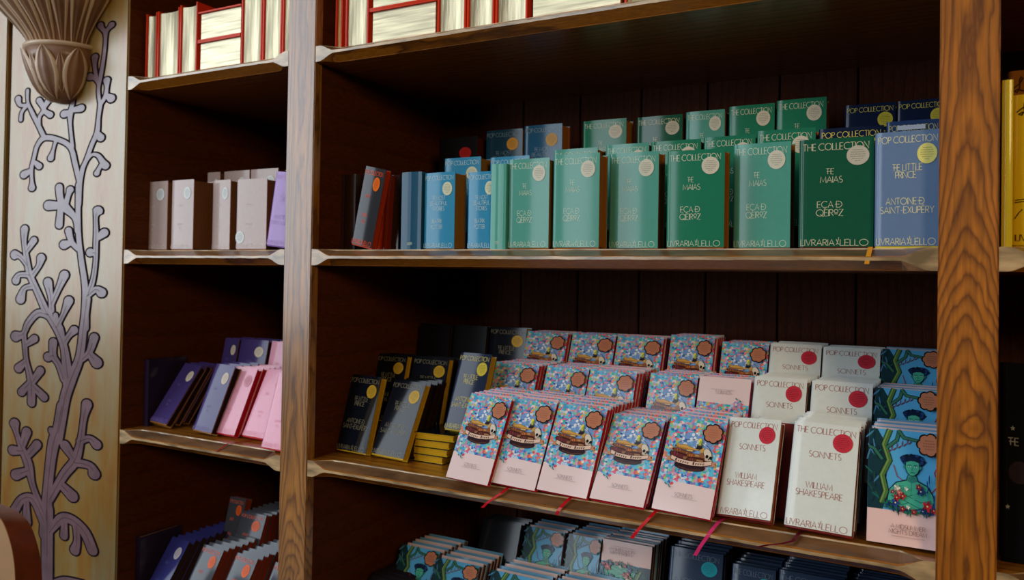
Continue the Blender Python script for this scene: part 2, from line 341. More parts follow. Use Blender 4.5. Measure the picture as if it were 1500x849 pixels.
# ---------------------------------------------------------------- coloured flat print (vertex colours = printed ink)
M_ink = bpy.data.materials.new('printed_ink'); M_ink.use_nodes = True
_b = M_ink.node_tree.nodes['Principled BSDF']; _a = M_ink.node_tree.nodes.new('ShaderNodeAttribute'); _a.attribute_name = 'Ink'
M_ink.node_tree.links.new(_a.outputs['Color'], _b.inputs['Base Color']); _b.inputs['Roughness'].default_value = .5; _b.inputs['Specular IOR Level'].default_value = .04; _b.inputs['Coat Weight'].default_value = .6; _b.inputs['Coat Roughness'].default_value = .11
def confetti_mat():
    m = bpy.data.materials.new('confetti_print'); m.use_nodes = True; nt = m.node_tree; N = nt.nodes; L = nt.links; b = N['Principled BSDF']
    tc = N.new('ShaderNodeTexCoord')
    v = N.new('ShaderNodeTexVoronoi'); v.inputs['Scale'].default_value = 190; v.inputs['Randomness'].default_value = .9
    L.new(tc.outputs['Object'], v.inputs['Vector'])
    sp = N.new('ShaderNodeSeparateColor'); L.new(v.outputs['Color'], sp.inputs[0])
    cr = N.new('ShaderNodeValToRGB'); cr.color_ramp.interpolation = 'CONSTANT'; e = cr.color_ramp.elements
    cols = [(60, 165, 215), (245, 175, 60), (120, 195, 225), (235, 105, 140), (70, 120, 200), (240, 225, 215), (60, 185, 165), (240, 120, 70), (150, 120, 195), (95, 200, 225), (245, 150, 175), (50, 90, 170), (160, 210, 110), (190, 215, 235), (225, 80, 90), (110, 175, 225)]
    e[0].color = rgb(*cols[0]); e[1].position = 1/16; e[1].color = rgb(*cols[1])
    for i in range(2, 16): x = e.new(i/16); x.color = rgb(*cols[i])
    L.new(sp.outputs[0], cr.inputs[0])
    n = N.new('ShaderNodeTexNoise'); n.inputs['Scale'].default_value = 28; L.new(tc.outputs['Object'], n.inputs['Vector'])
    mr = N.new('ShaderNodeMapRange'); mr.inputs[1].default_value = .45; mr.inputs[2].default_value = .7; mr.inputs[4].default_value = .55; L.new(n.outputs[0], mr.inputs[0])
    mx = N.new('ShaderNodeMix'); mx.data_type = 'RGBA'; mx.inputs[7].default_value = rgb(90, 190, 225); L.new(mr.outputs[0], mx.inputs[0]); L.new(cr.outputs[0], mx.inputs[6])
    L.new(mx.outputs[2], b.inputs['Base Color']); b.inputs['Roughness'].default_value = .5; b.inputs['Specular IOR Level'].default_value = .04; b.inputs['Coat Weight'].default_value = .6; b.inputs['Coat Roughness'].default_value = .11
    return m
M_conf = confetti_mat()
class Print:
    def __init__(s): s.V = []; s.F = []; s.C = []; s.M = []; s.k = 0
    def poly(s, pts, col, mi=0, up=1):
        if up: s.k += 1
        y = YP-.00003*s.k; i = len(s.V)
        s.V += [(a*W0, y, b*H0) for a, b in pts]; s.F.append(tuple(range(i, i+len(pts)))); s.C.append(rgb(*col) if col else (1, 1, 1, 1)); s.M.append(mi)
    def ell(s, cx, cz, rx, rz, col, n=20, rot=0, up=1):
        c, q = math.cos(R(rot)), math.sin(R(rot)); P = []
        for k in range(n):
            a = 2*math.pi*k/n; x, z = rx*math.cos(a), rz*math.sin(a)*W0/H0 if 0 else rz*math.sin(a)
            P.append((cx+(x*c-z*q), cz+(x*q+z*c)))
        s.poly(P, col, up=up)
    def line(s, pts, w, col, mi=0, up=1):
        if up: s.k += 1
        V = []; F = []; ribbon(V, F, [(a*W0, b*H0) for a, b in pts], w, YP-.00003*s.k); i = len(s.V)
        s.V += V; s.F += [tuple(i+q for q in f_) for f_ in F]; s.C += [rgb(*col)]*len(F); s.M += [mi]*len(F)
    def text(s, t, cx, zf, h, col, **kw):
        s.k += 1; V = []; F = []; text(V, F, t, cx*W0, (1-zf)*H0-h/2, h, y=YP-.00003*s.k, **kw); i = len(s.V)
        s.V += V; s.F += [tuple(i+q for q in f_) for f_ in F]; s.C += [rgb(*col)]*len(F); s.M += [0]*len(F)
    def badge(s, cx, cz, col, text_col):
        r_ = .019
        for rr, c in ((r_*1.13, (25, 18, 16)), (r_*.98, col)):
            P = []
            for k in range(56):
                a = 2*math.pi*k/56; q = rr*(.86+.17*abs(math.sin(a*3.5))**.7); P.append((cx+q*math.cos(a)/W0, cz+q*math.sin(a)/H0))
            s.poly(P, c)
        for i in range(4):
            z = cz+(.0075-.005*i)/H0; hw = (.06, .085, .085, .06)[i]
            x = cx-hw
            while x < cx+hw: s.line([(x, z), (min(cx+hw, x+.025), z)], .0011, text_col, up=(x == cx-hw)); x += .034
    def build(s, mats, flip=False):
        if flip: s.V = [(W0-a, y, H0-z) for a, y, z in s.V]
        me = mesh('cover_print', s.V, s.F, s.M)
        at = me.color_attributes.new('Ink', 'FLOAT_COLOR', 'CORNER'); d = []
        for f_, c in zip(s.F, s.C): d += list(c)*len(f_)
        at.data.foreach_set('color', d)
        for m in mats: me.materials.append(m)
        return me
def blob(cx, cz, rx, rz, n=16, j=.15, seed=1):
    q = random.Random(seed); return [(cx+rx*(1+q.uniform(-j, j))*math.cos(2*math.pi*k/n), cz+rz*(1+q.uniform(-j, j))*math.sin(2*math.pi*k/n)) for k in range(n)]
def print_confetti(flip=False):
    P = Print(); b = .30
    P.poly([(0, 0), (1, 0), (1, 1), (0, 1)], (240, 214, 212))
    P.poly([(0, b), (.06, b+.0), (.12, b-.02), (.2, b-.045), (.27, b-.035), (.3, b-.01), (.36, b+.005), (1, b-.01), (1, 1), (0, 1)], None, mi=1)
    q = random.Random(4)
    # glass dome with blue smoke
    for a in ((.5, .70, .26, .10), (.45, .76, .15, .07), (.6, .66, .24, .11)): P.ell(*a, (120, 160, 215))
    for i in range(38): P.ell(q.uniform(.28, .76), q.uniform(.62, .82), q.uniform(.015, .04), q.uniform(.01, .024), q.choice([(205, 222, 240), (80, 130, 200), (130, 175, 225), (228, 236, 245), (90, 170, 215)]), 7)
    P.line(arc(.49, .58, .36, .17, 195, -15, 26), .0008, (56, 70, 110)); P.line(arc(.49, .58, .35, .162, 100, 20, 16), .0006, (225, 235, 245))
    for x, z, s_ in ((.46, .80, .03), (.5, .77, .024), (.44, .75, .02), (.52, .82, .02)): P.ell(x, z, s_, s_*.6, (235, 240, 246), 8)
    # dark table under the banner
    P.poly(blob(.5, .475, .27, .05, 24, .03, 3), (52, 28, 34)); P.line([(.3, .455), (.5, .435), (.7, .455)], .0012, (110, 66, 50))
    P.poly([(.14, .55), (.2, .51), (.5, .49), (.78, .51), (.84, .55), (.78, .59), (.2, .6)], (96, 34, 36))
    # books of the still life: back cover, pages, spine bands
    def bk(x0, z0, x1, z1, h, c, pg):
        P.poly([(x0, z0), (x1, z1), (x1+.03, z1+h*.5), (x1, z1+h), (x0, z0+h), (x0-.025, z0+h*.5)], tuple(int(v*.45) for v in c))
        P.poly([(x0, z0+h*.12), (x1, z1+h*.12), (x1+.02, z1+h*.5), (x1, z1+h*.88), (x0, z0+h*.88)], c)
        P.poly([(x1-.1, z1+h*.25), (x1, z1+h*.22), (x1+.01, z1+h*.5), (x1, z1+h*.75), (x1-.1, z1+h*.75)], pg)
        for t in (.2, .35): P.line([(x0+(x1-x0)*t, z0+h*.1), (x0+(x1-x0)*t, z0+h*.9)], .0008, tuple(min(255, int(v*1.7)) for v in c))
    bk(.13, .555, .46, .525, .052, (104, 44, 48), (150, 104, 70))
    bk(.44, .52, .70, .52, .045, (96, 50, 40), (168, 120, 78))
    bk(.17, .605, .5, .58, .036, (132, 76, 44), (196, 150, 92))
    bk(.42, .565, .66, .572, .04, (150, 86, 48), (190, 140, 88))
    bk(.2, .645, .5, .62, .024, (176, 120, 52), (226, 184, 110))
    P.poly([(.22, .675), (.36, .69), (.5, .665), (.62, .655), (.58, .64), (.4, .65), (.22, .66)], (214, 164, 84)); P.line([(.22, .672), (.36, .685), (.5, .66)], .0006, (110, 66, 30))
    P.poly([(.55, .655), (.66, .655), (.645, .70), (.565, .70)], (44, 38, 40)); P.ell(.605, .70, .055, .011, (92, 84, 80))
    P.poly([(.58, .70), (.63, .70), (.625, .735), (.585, .735)], (196, 196, 70)); P.ell(.60, .75, .03, .02, (244, 222, 70)); P.ell(.62, .735, .02, .014, (150, 180, 60)); P.ell(.58, .74, .016, .012, (236, 240, 130))
    P.poly(blob(.69, .64, .06, .04, 14, .25, 9), (206, 160, 84)); P.poly(blob(.68, .60, .05, .03, 14, .25, 2), (150, 96, 60))
    P.ell(.77, .62, .085, .05, (58, 36, 34), 20, -25); P.ell(.77, .622, .077, .045, (226, 212, 192), 20, -25); P.poly([(.72, .60), (.86, .565), (.84, .535), (.74, .555)], (206, 186, 164))
    P.ell(.765, .597, .027, .018, (30, 20, 22)); P.ell(.825, .588, .022, .016, (30, 20, 22)); P.ell(.80, .572, .009, .009, (40, 26, 26))
    for i in range(5): P.line([(.765+.018*i, .557-.003*i), (.765+.018*i, .545-.003*i)], .0006, (70, 46, 36))
    # banner
    P.poly([(.05, .50), (.17, .50), (.17, .545), (.06, .54), (.1, .52)], (200, 140, 96)); P.poly([(.95, .51), (.85, .50), (.85, .545), (.94, .56), (.91, .535)], (200, 140, 110))
    P.poly([(.15, .515), (.3, .487), (.5, .478), (.7, .487), (.87, .515), (.87, .563), (.7, .535), (.5, .526), (.3, .535), (.15, .563)], (60, 34, 34))
    P.poly([(.157, .519), (.3, .491), (.5, .482), (.7, .491), (.863, .519), (.863, .557), (.7, .531), (.5, .522), (.3, .531), (.157, .557)], (234, 200, 176))
    for w0, n_ in ((.25, 6), (.56, 5)):
        for i in range(n_):
            x = w0+.042*i; z = .489+.25*(x-.5)**2; hh = .03 if i == 0 else .02
            P.line([(x, z), (x, z+hh)], .0016 if i else .003, (70, 44, 50)); P.line([(x, z+hh*.9), (x+.024, z+hh*.8)], .0009, (70, 44, 50))
    P.line([(.14, b-.03), (.18, b-.045)], .0022, (40, 110, 84)); P.line([(.21, b-.045), (.25, b-.07)], .0022, (60, 120, 110))
    P.text('SONNETS', .5, .825, .0078, (166, 144, 148), weight=.09, fit=.036)
    x = .3
    while x < .74: P.line([(x, .145), (x+.012, .145)], .0009, (186, 166, 168)); x += .018
    P.badge(.8, .835, (190, 122, 92), (150, 92, 70))
    return P.build([M_ink, M_conf], flip)
def print_portrait(flip=False):
    P = Print(); b = .225
    P.poly([(0, 0), (1, 0), (1, 1), (0, 1)], (240, 200, 192))
    P.poly([(0, b), (1, b), (1, 1), (0, 1)], (84, 170, 218))
    q = random.Random(5)
    P.poly([(0, b), (.22, b), (.3, .42), (.24, .6), (.3, .8), (.12, 1), (0, 1)], (24, 58, 66))
    for i in range(26):
        x, z = q.uniform(0, .26), q.uniform(b+.03, .98); a = q.uniform(20, 160); P.ell(x, z, .07, .011, q.choice([(30, 96, 84), (20, 44, 60), (70, 130, 170), (34, 80, 70), (22, 36, 52)]), 8, a)
    trunk = [(.2, b+.06), (.26, .4), (.2, .55), (.3, .7), (.22, .85), (.3, 1)]
    P.line(trunk, .011, (22, 30, 34)); P.line(trunk, .0085, (78, 118, 62)); P.line([(a-.015, z) for a, z in trunk], .002, (130, 160, 80))
    for pts, w_ in (([(.26, .82), (.4, .9), (.44, 1)], .005), ([(.42, 1), (.5, .93), (.7, .91), (1, .95)], .005), ([(.2, .7), (.08, .8), (0, .82)], .005)):
        P.line(pts, w_+.0022, (20, 34, 34)); P.line(pts, w_, (52, 112, 92))
    for t in range(9):
        x, z = .3+.045*t*.8, .80+.012*t; P.ell(x, z+.012*(1 if t % 2 else -1), .03, .007, (112, 46, 66), 8, 30+50*(t % 2))
    P.line([(.88, .42), (.98, .5), (.93, .62), (1, .72)], .0016, (150, 40, 60)); P.line([(.55, .5), (.42, .55), (.36, .66)], .0014, (150, 50, 60))
    sk, sk2, dk = (72, 176, 146), (46, 128, 116), (18, 44, 60)
    # shoulders, chest, arms
    P.poly([(.27, .30), (.3, .42), (.4, .5), (.54, .53), (.57, .58), (.68, .58), (.71, .53), (.84, .49), (.93, .4), (.95, .29), (.6, .24)], dk)
    P.poly([(.285, .305), (.315, .42), (.41, .49), (.55, .52), (.58, .58), (.67, .58), (.7, .52), (.83, .48), (.915, .395), (.93, .295), (.6, .25)], sk)
    P.poly([(.55, .52), (.58, .56), (.67, .56), (.7, .52), (.62, .5)], sk2)
    P.line([(.62, .5), (.61, .36)], .0009, sk2); P.line([(.42, .46), (.52, .47)], .0009, sk2); P.line([(.72, .47), (.82, .46)], .0009, sk2)
    for pts in ([(.32, .34), (.48, .315), (.66, .37)], [(.9, .33), (.74, .30), (.52, .36)]):
        P.line(pts, .0115, dk); P.line(pts, .0095, sk)
    for i in range(4): P.line([(.64, .352+.012*i), (.73, .37+.012*i)], .0022, sk); P.line([(.64, .358+.012*i), (.73, .376+.012*i)], .0004, dk)
    for i in range(3): P.line([(.52, .36+.012*i), (.45, .375+.013*i)], .0022, sk)
    # head
    P.poly(blob(.63, .715, .17, .062, 18, .14, 2), (18, 34, 62))
    for i in range(30): a = q.uniform(0, 6.28); P.ell(.63+.14*math.cos(a), .72+.048*math.sin(a), .026, .014, q.choice([(24, 44, 84), (34, 66, 120), (16, 28, 52)]), 8)
    P.poly([(.53, .70), (.525, .64), (.55, .595), (.6, .565), (.65, .565), (.705, .595), (.735, .64), (.73, .70), (.66, .715), (.6, .715)], dk)
    P.poly([(.54, .695), (.537, .64), (.56, .6), (.605, .572), (.645, .572), (.697, .6), (.722, .64), (.718, .695), (.66, .71), (.6, .71)], sk)
    for x in (.585, .675): P.line([(x-.028, .668), (x+.028, .67)], .0012, dk); P.ell(x, .655, .02, .006, (210, 235, 225), 8); P.ell(x, .655, .009, .006, dk, 8)
    P.line([(.632, .655), (.62, .622), (.64, .618)], .0009, sk2); P.line([(.6, .598), (.63, .602), (.665, .598)], .0016, (30, 90, 90))
    P.ell(.52, .65, .016, .018, sk2, 8); P.ell(.74, .65, .016, .018, sk2, 8)
    # flowers and leaves
    for i in range(40):
        a = R(180+180*i/39); x, z = .62+.36*math.cos(a), .30+.075*math.sin(a)+q.uniform(-.012, .012); P.ell(x, z, .05, .01, q.choice([(22, 86, 70), (20, 40, 60), (36, 110, 80), (30, 60, 120)]), 6, q.uniform(0, 180))
    for x, z, s_, c in ((.4, .3, .06, (44, 70, 150)), (.5, .25, .045, (150, 40, 60)), (.66, .235, .04, (170, 40, 56)), (.84, .30, .075, (206, 46, 60)), (.93, .27, .05, (200, 50, 60)), (.42, .44, .05, (222, 226, 214)), (.45, .40, .045, (214, 120, 120)), (.5, .37, .05, (168, 46, 56)), (.75, .43, .06, (36, 60, 120)), (.72, .47, .045, (150, 40, 60)), (.42, .35, .05, (176, 40, 52)), (.36, .4, .035, (150, 50, 70)), (.78, .25, .04, (36, 60, 120)), (.55, .44, .03, (216, 226, 216)), (.58, .27, .03, (236, 226, 220))):
        for j in range(5): P.ell(x+s_*.5*math.cos(1.256*j), z+s_*.3*math.sin(1.256*j), s_*.5, s_*.28, tuple(int(v*(.75 if j % 2 else 1)) for v in c), 8, 72*j)
        P.ell(x, z, s_*.2, s_*.12, (240, 210, 120), 6)
    for i in range(12): P.ell(q.uniform(.84, 1), q.uniform(.3, .55), .05, .01, q.choice([(24, 88, 100), (30, 60, 110), (60, 140, 160)]), 6, q.uniform(40, 140))
    P.V = [(x, y, (.29*H0+(z-.225*H0)*.916) if z > .1*H0 else z) for x, y, z in P.V]
    P.text('A MIDSUMMER', .58, .84, .0075, (150, 110, 100), weight=.11)
    P.text("NIGHT'S DREAM", .58, .885, .0075, (150, 110, 100), weight=.11)
    x = .36
    while x < .8: P.line([(x, .075), (x+.012, .075)], .0011, (170, 130, 125)); x += .018
    P.badge(.86, .885, (190, 120, 88), (120, 70, 50))
    return P.build([M_ink], flip)
BOOKS = [
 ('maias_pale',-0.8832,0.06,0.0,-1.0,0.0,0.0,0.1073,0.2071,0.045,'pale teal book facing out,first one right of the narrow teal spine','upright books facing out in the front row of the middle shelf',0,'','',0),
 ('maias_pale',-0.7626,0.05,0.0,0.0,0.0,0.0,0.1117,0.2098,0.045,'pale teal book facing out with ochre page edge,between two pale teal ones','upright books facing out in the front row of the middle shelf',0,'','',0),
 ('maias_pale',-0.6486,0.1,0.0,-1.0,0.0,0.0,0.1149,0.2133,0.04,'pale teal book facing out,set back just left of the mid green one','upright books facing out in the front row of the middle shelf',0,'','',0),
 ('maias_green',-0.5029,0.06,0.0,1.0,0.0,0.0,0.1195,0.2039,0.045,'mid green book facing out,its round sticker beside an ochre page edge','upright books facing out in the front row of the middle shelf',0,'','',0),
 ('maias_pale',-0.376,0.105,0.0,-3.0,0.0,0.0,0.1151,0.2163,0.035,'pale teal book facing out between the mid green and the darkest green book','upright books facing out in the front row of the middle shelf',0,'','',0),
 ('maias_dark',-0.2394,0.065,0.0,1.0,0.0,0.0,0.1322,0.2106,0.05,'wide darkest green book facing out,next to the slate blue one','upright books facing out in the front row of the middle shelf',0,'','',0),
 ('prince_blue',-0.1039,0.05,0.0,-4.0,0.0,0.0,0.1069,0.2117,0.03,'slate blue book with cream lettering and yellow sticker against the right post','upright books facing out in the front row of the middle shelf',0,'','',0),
 ('potter',-1.1261,0.07,0.0,-3.0,0.0,0.0,0.0942,0.1889,0.045,'sky blue book with cream sticker fully visible,left of its twin','upright books facing out in the front row of the middle shelf',0,'','',0),
 ('potter',-1.0022,0.075,0.0,-3.0,0.0,0.0,0.0833,0.1861,0.045,'sky blue book half hidden behind the narrow teal spine','upright books facing out in the front row of the middle shelf',0,'','',0),
 ('spine_teal',-0.9231,0.05,0.0,0.0,0.0,0.0,0.0401,0.1983,0.12,'narrow teal book standing spine out,left of the pale teal covers','upright books facing out in the front row of the middle shelf',0,'','',0),
 ('spine_blue',-1.1874,0.06,0.0,0.0,0.0,0.0,0.0601,0.1931,0.12,'dark blue book standing spine out,left of the sky blue books','upright books facing out in the front row of the middle shelf',0,'','',0),
 ('spine_brown',-1.4857,0.12,0.0,0.0,0.0,0.0,0.0291,0.2094,0.115,'leftmost dark brown book in the shadow by the middle post','upright books facing out in the front row of the middle shelf',0,'','',0),
 ('spine_brown',-1.4518,0.12,0.0,0.0,0.0,0.0,0.0287,0.2078,0.115,'second dark brown book from the middle post,spine out','upright books facing out in the front row of the middle shelf',0,'','',0),
 ('spine_brown',-1.4184,0.12,0.0,0.0,0.0,0.0,0.033,0.2062,0.115,'third dark brown book from the middle post,spine out','upright books facing out in the front row of the middle shelf',0,'','',0),
 ('wuther',-1.3383,0.05,0.0,0.0,0.0,12.0,0.0687,0.205,0.02,'grey-lit dark book with orange sticker and lettering leaning right by the dark spines','upright books facing out in the front row of the middle shelf',0,'','',0),
 ('spine_red',-1.3005,0.1,0.0,0.0,0.0,6.0,0.0156,0.1964,0.12,'thin red edged book standing just right of the orange-stickered book','upright books facing out in the front row of the middle shelf',0,'','',0),
 ('spine_darkred',-1.276,0.1,0.0,0.0,0.0,3.0,0.0132,0.1953,0.12,'second thin red edged book right of the orange-stickered book','upright books facing out in the front row of the middle shelf',0,'','',0),
 ('spine_brown',-1.2737,0.12,0.0,0.0,0.0,0.0,0.0331,0.1976,0.12,'dark brown book standing left of the dark blue spine','upright books facing out in the front row of the middle shelf',0,'','',0),
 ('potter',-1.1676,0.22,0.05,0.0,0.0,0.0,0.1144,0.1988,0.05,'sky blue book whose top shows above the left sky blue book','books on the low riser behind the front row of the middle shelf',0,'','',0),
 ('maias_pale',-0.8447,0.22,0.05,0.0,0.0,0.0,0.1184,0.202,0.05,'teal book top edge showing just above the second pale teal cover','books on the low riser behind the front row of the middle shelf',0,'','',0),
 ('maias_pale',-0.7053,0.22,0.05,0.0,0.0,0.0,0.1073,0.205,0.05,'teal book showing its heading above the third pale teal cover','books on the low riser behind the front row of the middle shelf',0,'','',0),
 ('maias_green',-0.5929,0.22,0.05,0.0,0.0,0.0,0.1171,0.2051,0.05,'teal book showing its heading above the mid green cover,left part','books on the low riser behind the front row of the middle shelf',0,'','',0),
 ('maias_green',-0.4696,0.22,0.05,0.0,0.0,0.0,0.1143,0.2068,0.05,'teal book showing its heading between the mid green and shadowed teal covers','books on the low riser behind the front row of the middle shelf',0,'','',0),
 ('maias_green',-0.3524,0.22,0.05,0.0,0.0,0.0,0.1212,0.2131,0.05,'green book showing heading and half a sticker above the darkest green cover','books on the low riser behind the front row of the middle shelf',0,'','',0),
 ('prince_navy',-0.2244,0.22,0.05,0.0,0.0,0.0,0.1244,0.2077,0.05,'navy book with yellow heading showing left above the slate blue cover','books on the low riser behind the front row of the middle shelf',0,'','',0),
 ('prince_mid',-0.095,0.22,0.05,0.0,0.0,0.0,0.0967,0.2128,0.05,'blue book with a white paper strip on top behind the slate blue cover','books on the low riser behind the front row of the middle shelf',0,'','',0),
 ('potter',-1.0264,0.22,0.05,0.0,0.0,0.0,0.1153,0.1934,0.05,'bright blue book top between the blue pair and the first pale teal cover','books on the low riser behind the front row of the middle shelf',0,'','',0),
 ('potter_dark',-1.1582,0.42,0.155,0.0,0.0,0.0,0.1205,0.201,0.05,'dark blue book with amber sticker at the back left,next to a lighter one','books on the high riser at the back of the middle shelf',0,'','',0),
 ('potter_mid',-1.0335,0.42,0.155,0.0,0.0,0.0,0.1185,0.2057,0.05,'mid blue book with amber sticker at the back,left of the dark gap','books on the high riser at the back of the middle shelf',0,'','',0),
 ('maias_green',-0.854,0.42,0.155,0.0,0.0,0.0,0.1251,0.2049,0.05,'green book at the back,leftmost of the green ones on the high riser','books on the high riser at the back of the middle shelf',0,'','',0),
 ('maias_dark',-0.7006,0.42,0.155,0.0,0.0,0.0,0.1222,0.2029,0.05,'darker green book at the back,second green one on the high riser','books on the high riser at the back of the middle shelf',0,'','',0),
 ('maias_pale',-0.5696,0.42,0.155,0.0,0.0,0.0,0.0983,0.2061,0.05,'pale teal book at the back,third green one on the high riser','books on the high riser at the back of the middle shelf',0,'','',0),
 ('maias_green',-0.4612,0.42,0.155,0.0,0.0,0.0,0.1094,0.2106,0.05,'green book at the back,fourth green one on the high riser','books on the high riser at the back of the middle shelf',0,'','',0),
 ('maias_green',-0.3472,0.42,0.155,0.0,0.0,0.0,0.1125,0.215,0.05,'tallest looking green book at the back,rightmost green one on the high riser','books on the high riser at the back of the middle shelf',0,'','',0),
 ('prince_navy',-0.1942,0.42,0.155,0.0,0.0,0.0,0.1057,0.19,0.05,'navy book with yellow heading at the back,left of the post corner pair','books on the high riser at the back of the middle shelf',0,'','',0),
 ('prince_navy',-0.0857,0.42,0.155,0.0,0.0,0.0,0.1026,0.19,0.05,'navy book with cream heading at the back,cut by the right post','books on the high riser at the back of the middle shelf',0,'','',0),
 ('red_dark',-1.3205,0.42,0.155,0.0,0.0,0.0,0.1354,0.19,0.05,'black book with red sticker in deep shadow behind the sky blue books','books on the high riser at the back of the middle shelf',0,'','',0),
 ('spine_brown',-0.285,0.44,0.155,0.0,0.0,0.0,0.02,0.2,0.11,'dark grey book edge just right of the rightmost green back-row book','books on the high riser at the back of the middle shelf',0,'','',0),
 ('cream',-2.2114,0.09,0.0,-4.0,0.0,0.0,0.1277,0.2139,0.07,'pale pinkish grey book,leftmost on the left bay shelf','pale grey-pink books on the left bay middle shelf',0,'','',0),
 ('cream',-2.0271,0.05,0.0,-2.0,0.0,0.0,0.1008,0.2078,0.07,'pale grey book with its brown side showing,second from left in the left bay','pale grey-pink books on the left bay middle shelf',0,'','',0),
 ('cream',-1.8984,0.09,0.0,-3.0,0.0,0.0,0.0796,0.2068,0.04,'pale grey book with a brown shaded left edge,third in the left bay','pale grey-pink books on the left bay middle shelf',0,'','',0),
 ('cream_low',-1.7609,0.055,0.0,1.0,0.0,0.0,0.1165,0.1997,0.05,'pale grey book with its sticker near the foot,right of the other three','pale grey-pink books on the left bay middle shelf',0,'','',0),
 ('lilac',-1.6376,0.05,0.0,2.0,3.0,6.0,0.1,0.207,0.03,'lilac book leaning against the middle post in the left bay','',0,'','',0),
 ('cream',-2.1111,0.25,0.05,0.0,0.0,0.0,0.0601,0.2107,0.05,'narrow brown book top at the back left of the left bay shelf','books on the riser behind the pale grey books',0,'','',0),
 ('cream',-2.0353,0.25,0.05,0.0,0.0,0.0,0.1158,0.2103,0.05,'brownish pink book top at the back of the left bay shelf,middle one','books on the riser behind the pale grey books',0,'','',0),
 ('cream',-1.9166,0.25,0.05,0.0,0.0,0.0,0.1193,0.2106,0.05,'paler pink book top at the back of the left bay shelf,by the middle post','books on the riser behind the pale grey books',0,'','',0),
 ('confetti',-1.0043,0.0043,-0.5415,1.0,27.0,3.0,0.112,0.207,0.013,'front confetti-print book farthest left,its cover hazy with glare','front row of leaning books on the lower shelf',8,'confetti-print paperback packed behind the first front confetti book','confetti books packed behind the first front one',0.0185),
 ('confetti',-0.9018,0.0204,-0.5415,1.0,28.0,2.5,0.12,0.207,0.013,'front confetti-print book second from left,overlapping the hazy one','front row of leaning books on the lower shelf',8,'confetti-print paperback packed behind the second front confetti book','confetti books packed behind the second front one',0.0185),
 ('confetti',-0.7783,0.0231,-0.5415,0.0,29.0,2.0,0.12,0.207,0.013,'front confetti-print book in the middle of the five','front row of leaning books on the lower shelf',8,'confetti-print paperback packed behind the third front confetti book','confetti books packed behind the third front one',0.0185),
 ('confetti',-0.6511,0.0208,-0.5415,0.0,38.0,1.5,0.12,0.207,0.011,'front confetti-print book slid lower and leaning back most,fourth of five','front row of leaning books on the lower shelf',6,'confetti-print paperback packed behind the fourth front confetti book','confetti books packed behind the fourth front one',0.0185),
 ('confetti',-0.5115,0.0141,-0.5415,0.0,30.0,2.5,0.12,0.207,0.0125,'front confetti-print book farthest right,beside the white loose jacket','front row of leaning books on the lower shelf',6,'confetti-print paperback packed behind the fifth front confetti book','confetti books packed behind the fifth front one',0.0185),
 ('white_s',-0.3872,0.0398,-0.5415,-8.0,28.0,-3.0,0.108,0.205,0.022,'white book with loose askew jacket and red sticker,left of the two front white ones','front row of leaning books on the lower shelf',0,'','',0),
 ('redboard',-0.352,0.098,-0.5415,0.0,25.0,0.0,0.115,0.192,0.0185,'brick red bare-covered book showing right of the askew white jacket','front row of leaning books on the lower shelf',4,'white-jacketed book packed behind the brick red bare-covered one','white books packed behind the askew one',0.024),
 ('white_the',-0.2563,0.0354,-0.5415,-2.0,22.0,1.0,0.12,0.205,0.0235,'white book with red sticker standing right of the askew one,shadow down its left','front row of leaning books on the lower shelf',5,'white-jacketed book packed behind the right front white one','white books packed behind the right front one',0.029),
 ('midsummer',-0.1122,0.0459,-0.5415,-3.0,16.0,-1.0,0.118,0.205,0.018,'garden-portrait book with pink foot,full cover visible beside the right post','front row of leaning books on the lower shelf',6,'garden-portrait book packed behind the front one','garden-portrait books packed behind the front one',0.022),
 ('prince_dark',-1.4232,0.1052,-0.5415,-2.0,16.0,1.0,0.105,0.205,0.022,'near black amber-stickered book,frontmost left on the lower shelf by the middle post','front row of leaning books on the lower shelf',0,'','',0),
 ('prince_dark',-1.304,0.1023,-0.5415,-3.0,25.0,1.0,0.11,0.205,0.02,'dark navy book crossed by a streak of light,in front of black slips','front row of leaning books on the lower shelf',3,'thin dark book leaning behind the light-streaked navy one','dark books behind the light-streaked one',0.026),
 ('confetti',-1.0412,0.2134,-0.481,0.0,25.0,0.0,0.1285,0.205,0.0135,'confetti-print book on the low riser,farthest left','books on the low riser of the lower shelf',7,'confetti-print paperback packed behind the first one on the low riser','confetti books packed behind the first low riser one',0.0185),
 ('confetti',-0.889,0.2134,-0.481,0.0,25.0,0.0,0.1163,0.205,0.0135,'confetti-print book on the low riser,second from left','books on the low riser of the lower shelf',7,'confetti-print paperback packed behind the second one on the low riser','confetti books packed behind the second low riser one',0.0185),
 ('confetti',-0.7689,0.2134,-0.481,0.0,25.0,0.0,0.1223,0.205,0.0135,'confetti-print book on the low riser,third,above a deep stepped stack','books on the low riser of the lower shelf',7,'confetti-print paperback packed behind the third one on the low riser','confetti books packed behind the third low riser one',0.0185),
 ('confetti',-0.6117,0.2134,-0.481,0.0,25.0,0.0,0.1151,0.205,0.0135,'confetti-print book on the low riser,right one with a dark stained left edge','books on the low riser of the lower shelf',7,'confetti-print paperback packed behind the fourth one on the low riser','confetti books packed behind the fourth low riser one',0.0185),
 ('confetti_up',-0.4917,0.2134,-0.481,0.0,25.0,0.0,0.1177,0.205,0.0135,'upside-down confetti-print book with pink band on top','books on the low riser of the lower shelf',5,'confetti-print paperback packed behind the upside-down one','confetti books behind the upside-down one',0.0185),
 ('white_s',-0.3666,0.2098,-0.481,0.0,25.0,0.0,0.1133,0.2133,0.0185,'white book with red sticker on the low riser,left one','books on the low riser of the lower shelf',5,'white book packed behind the left one on the low riser','white books behind the left low riser one',0.024),
 ('white_s',-0.2432,0.2099,-0.481,0.0,25.0,0.0,0.1222,0.2132,0.0185,'white book with red sticker on the low riser,right one','books on the low riser of the lower shelf',5,'white book packed behind the right one on the low riser','white books behind the right low riser one',0.024),
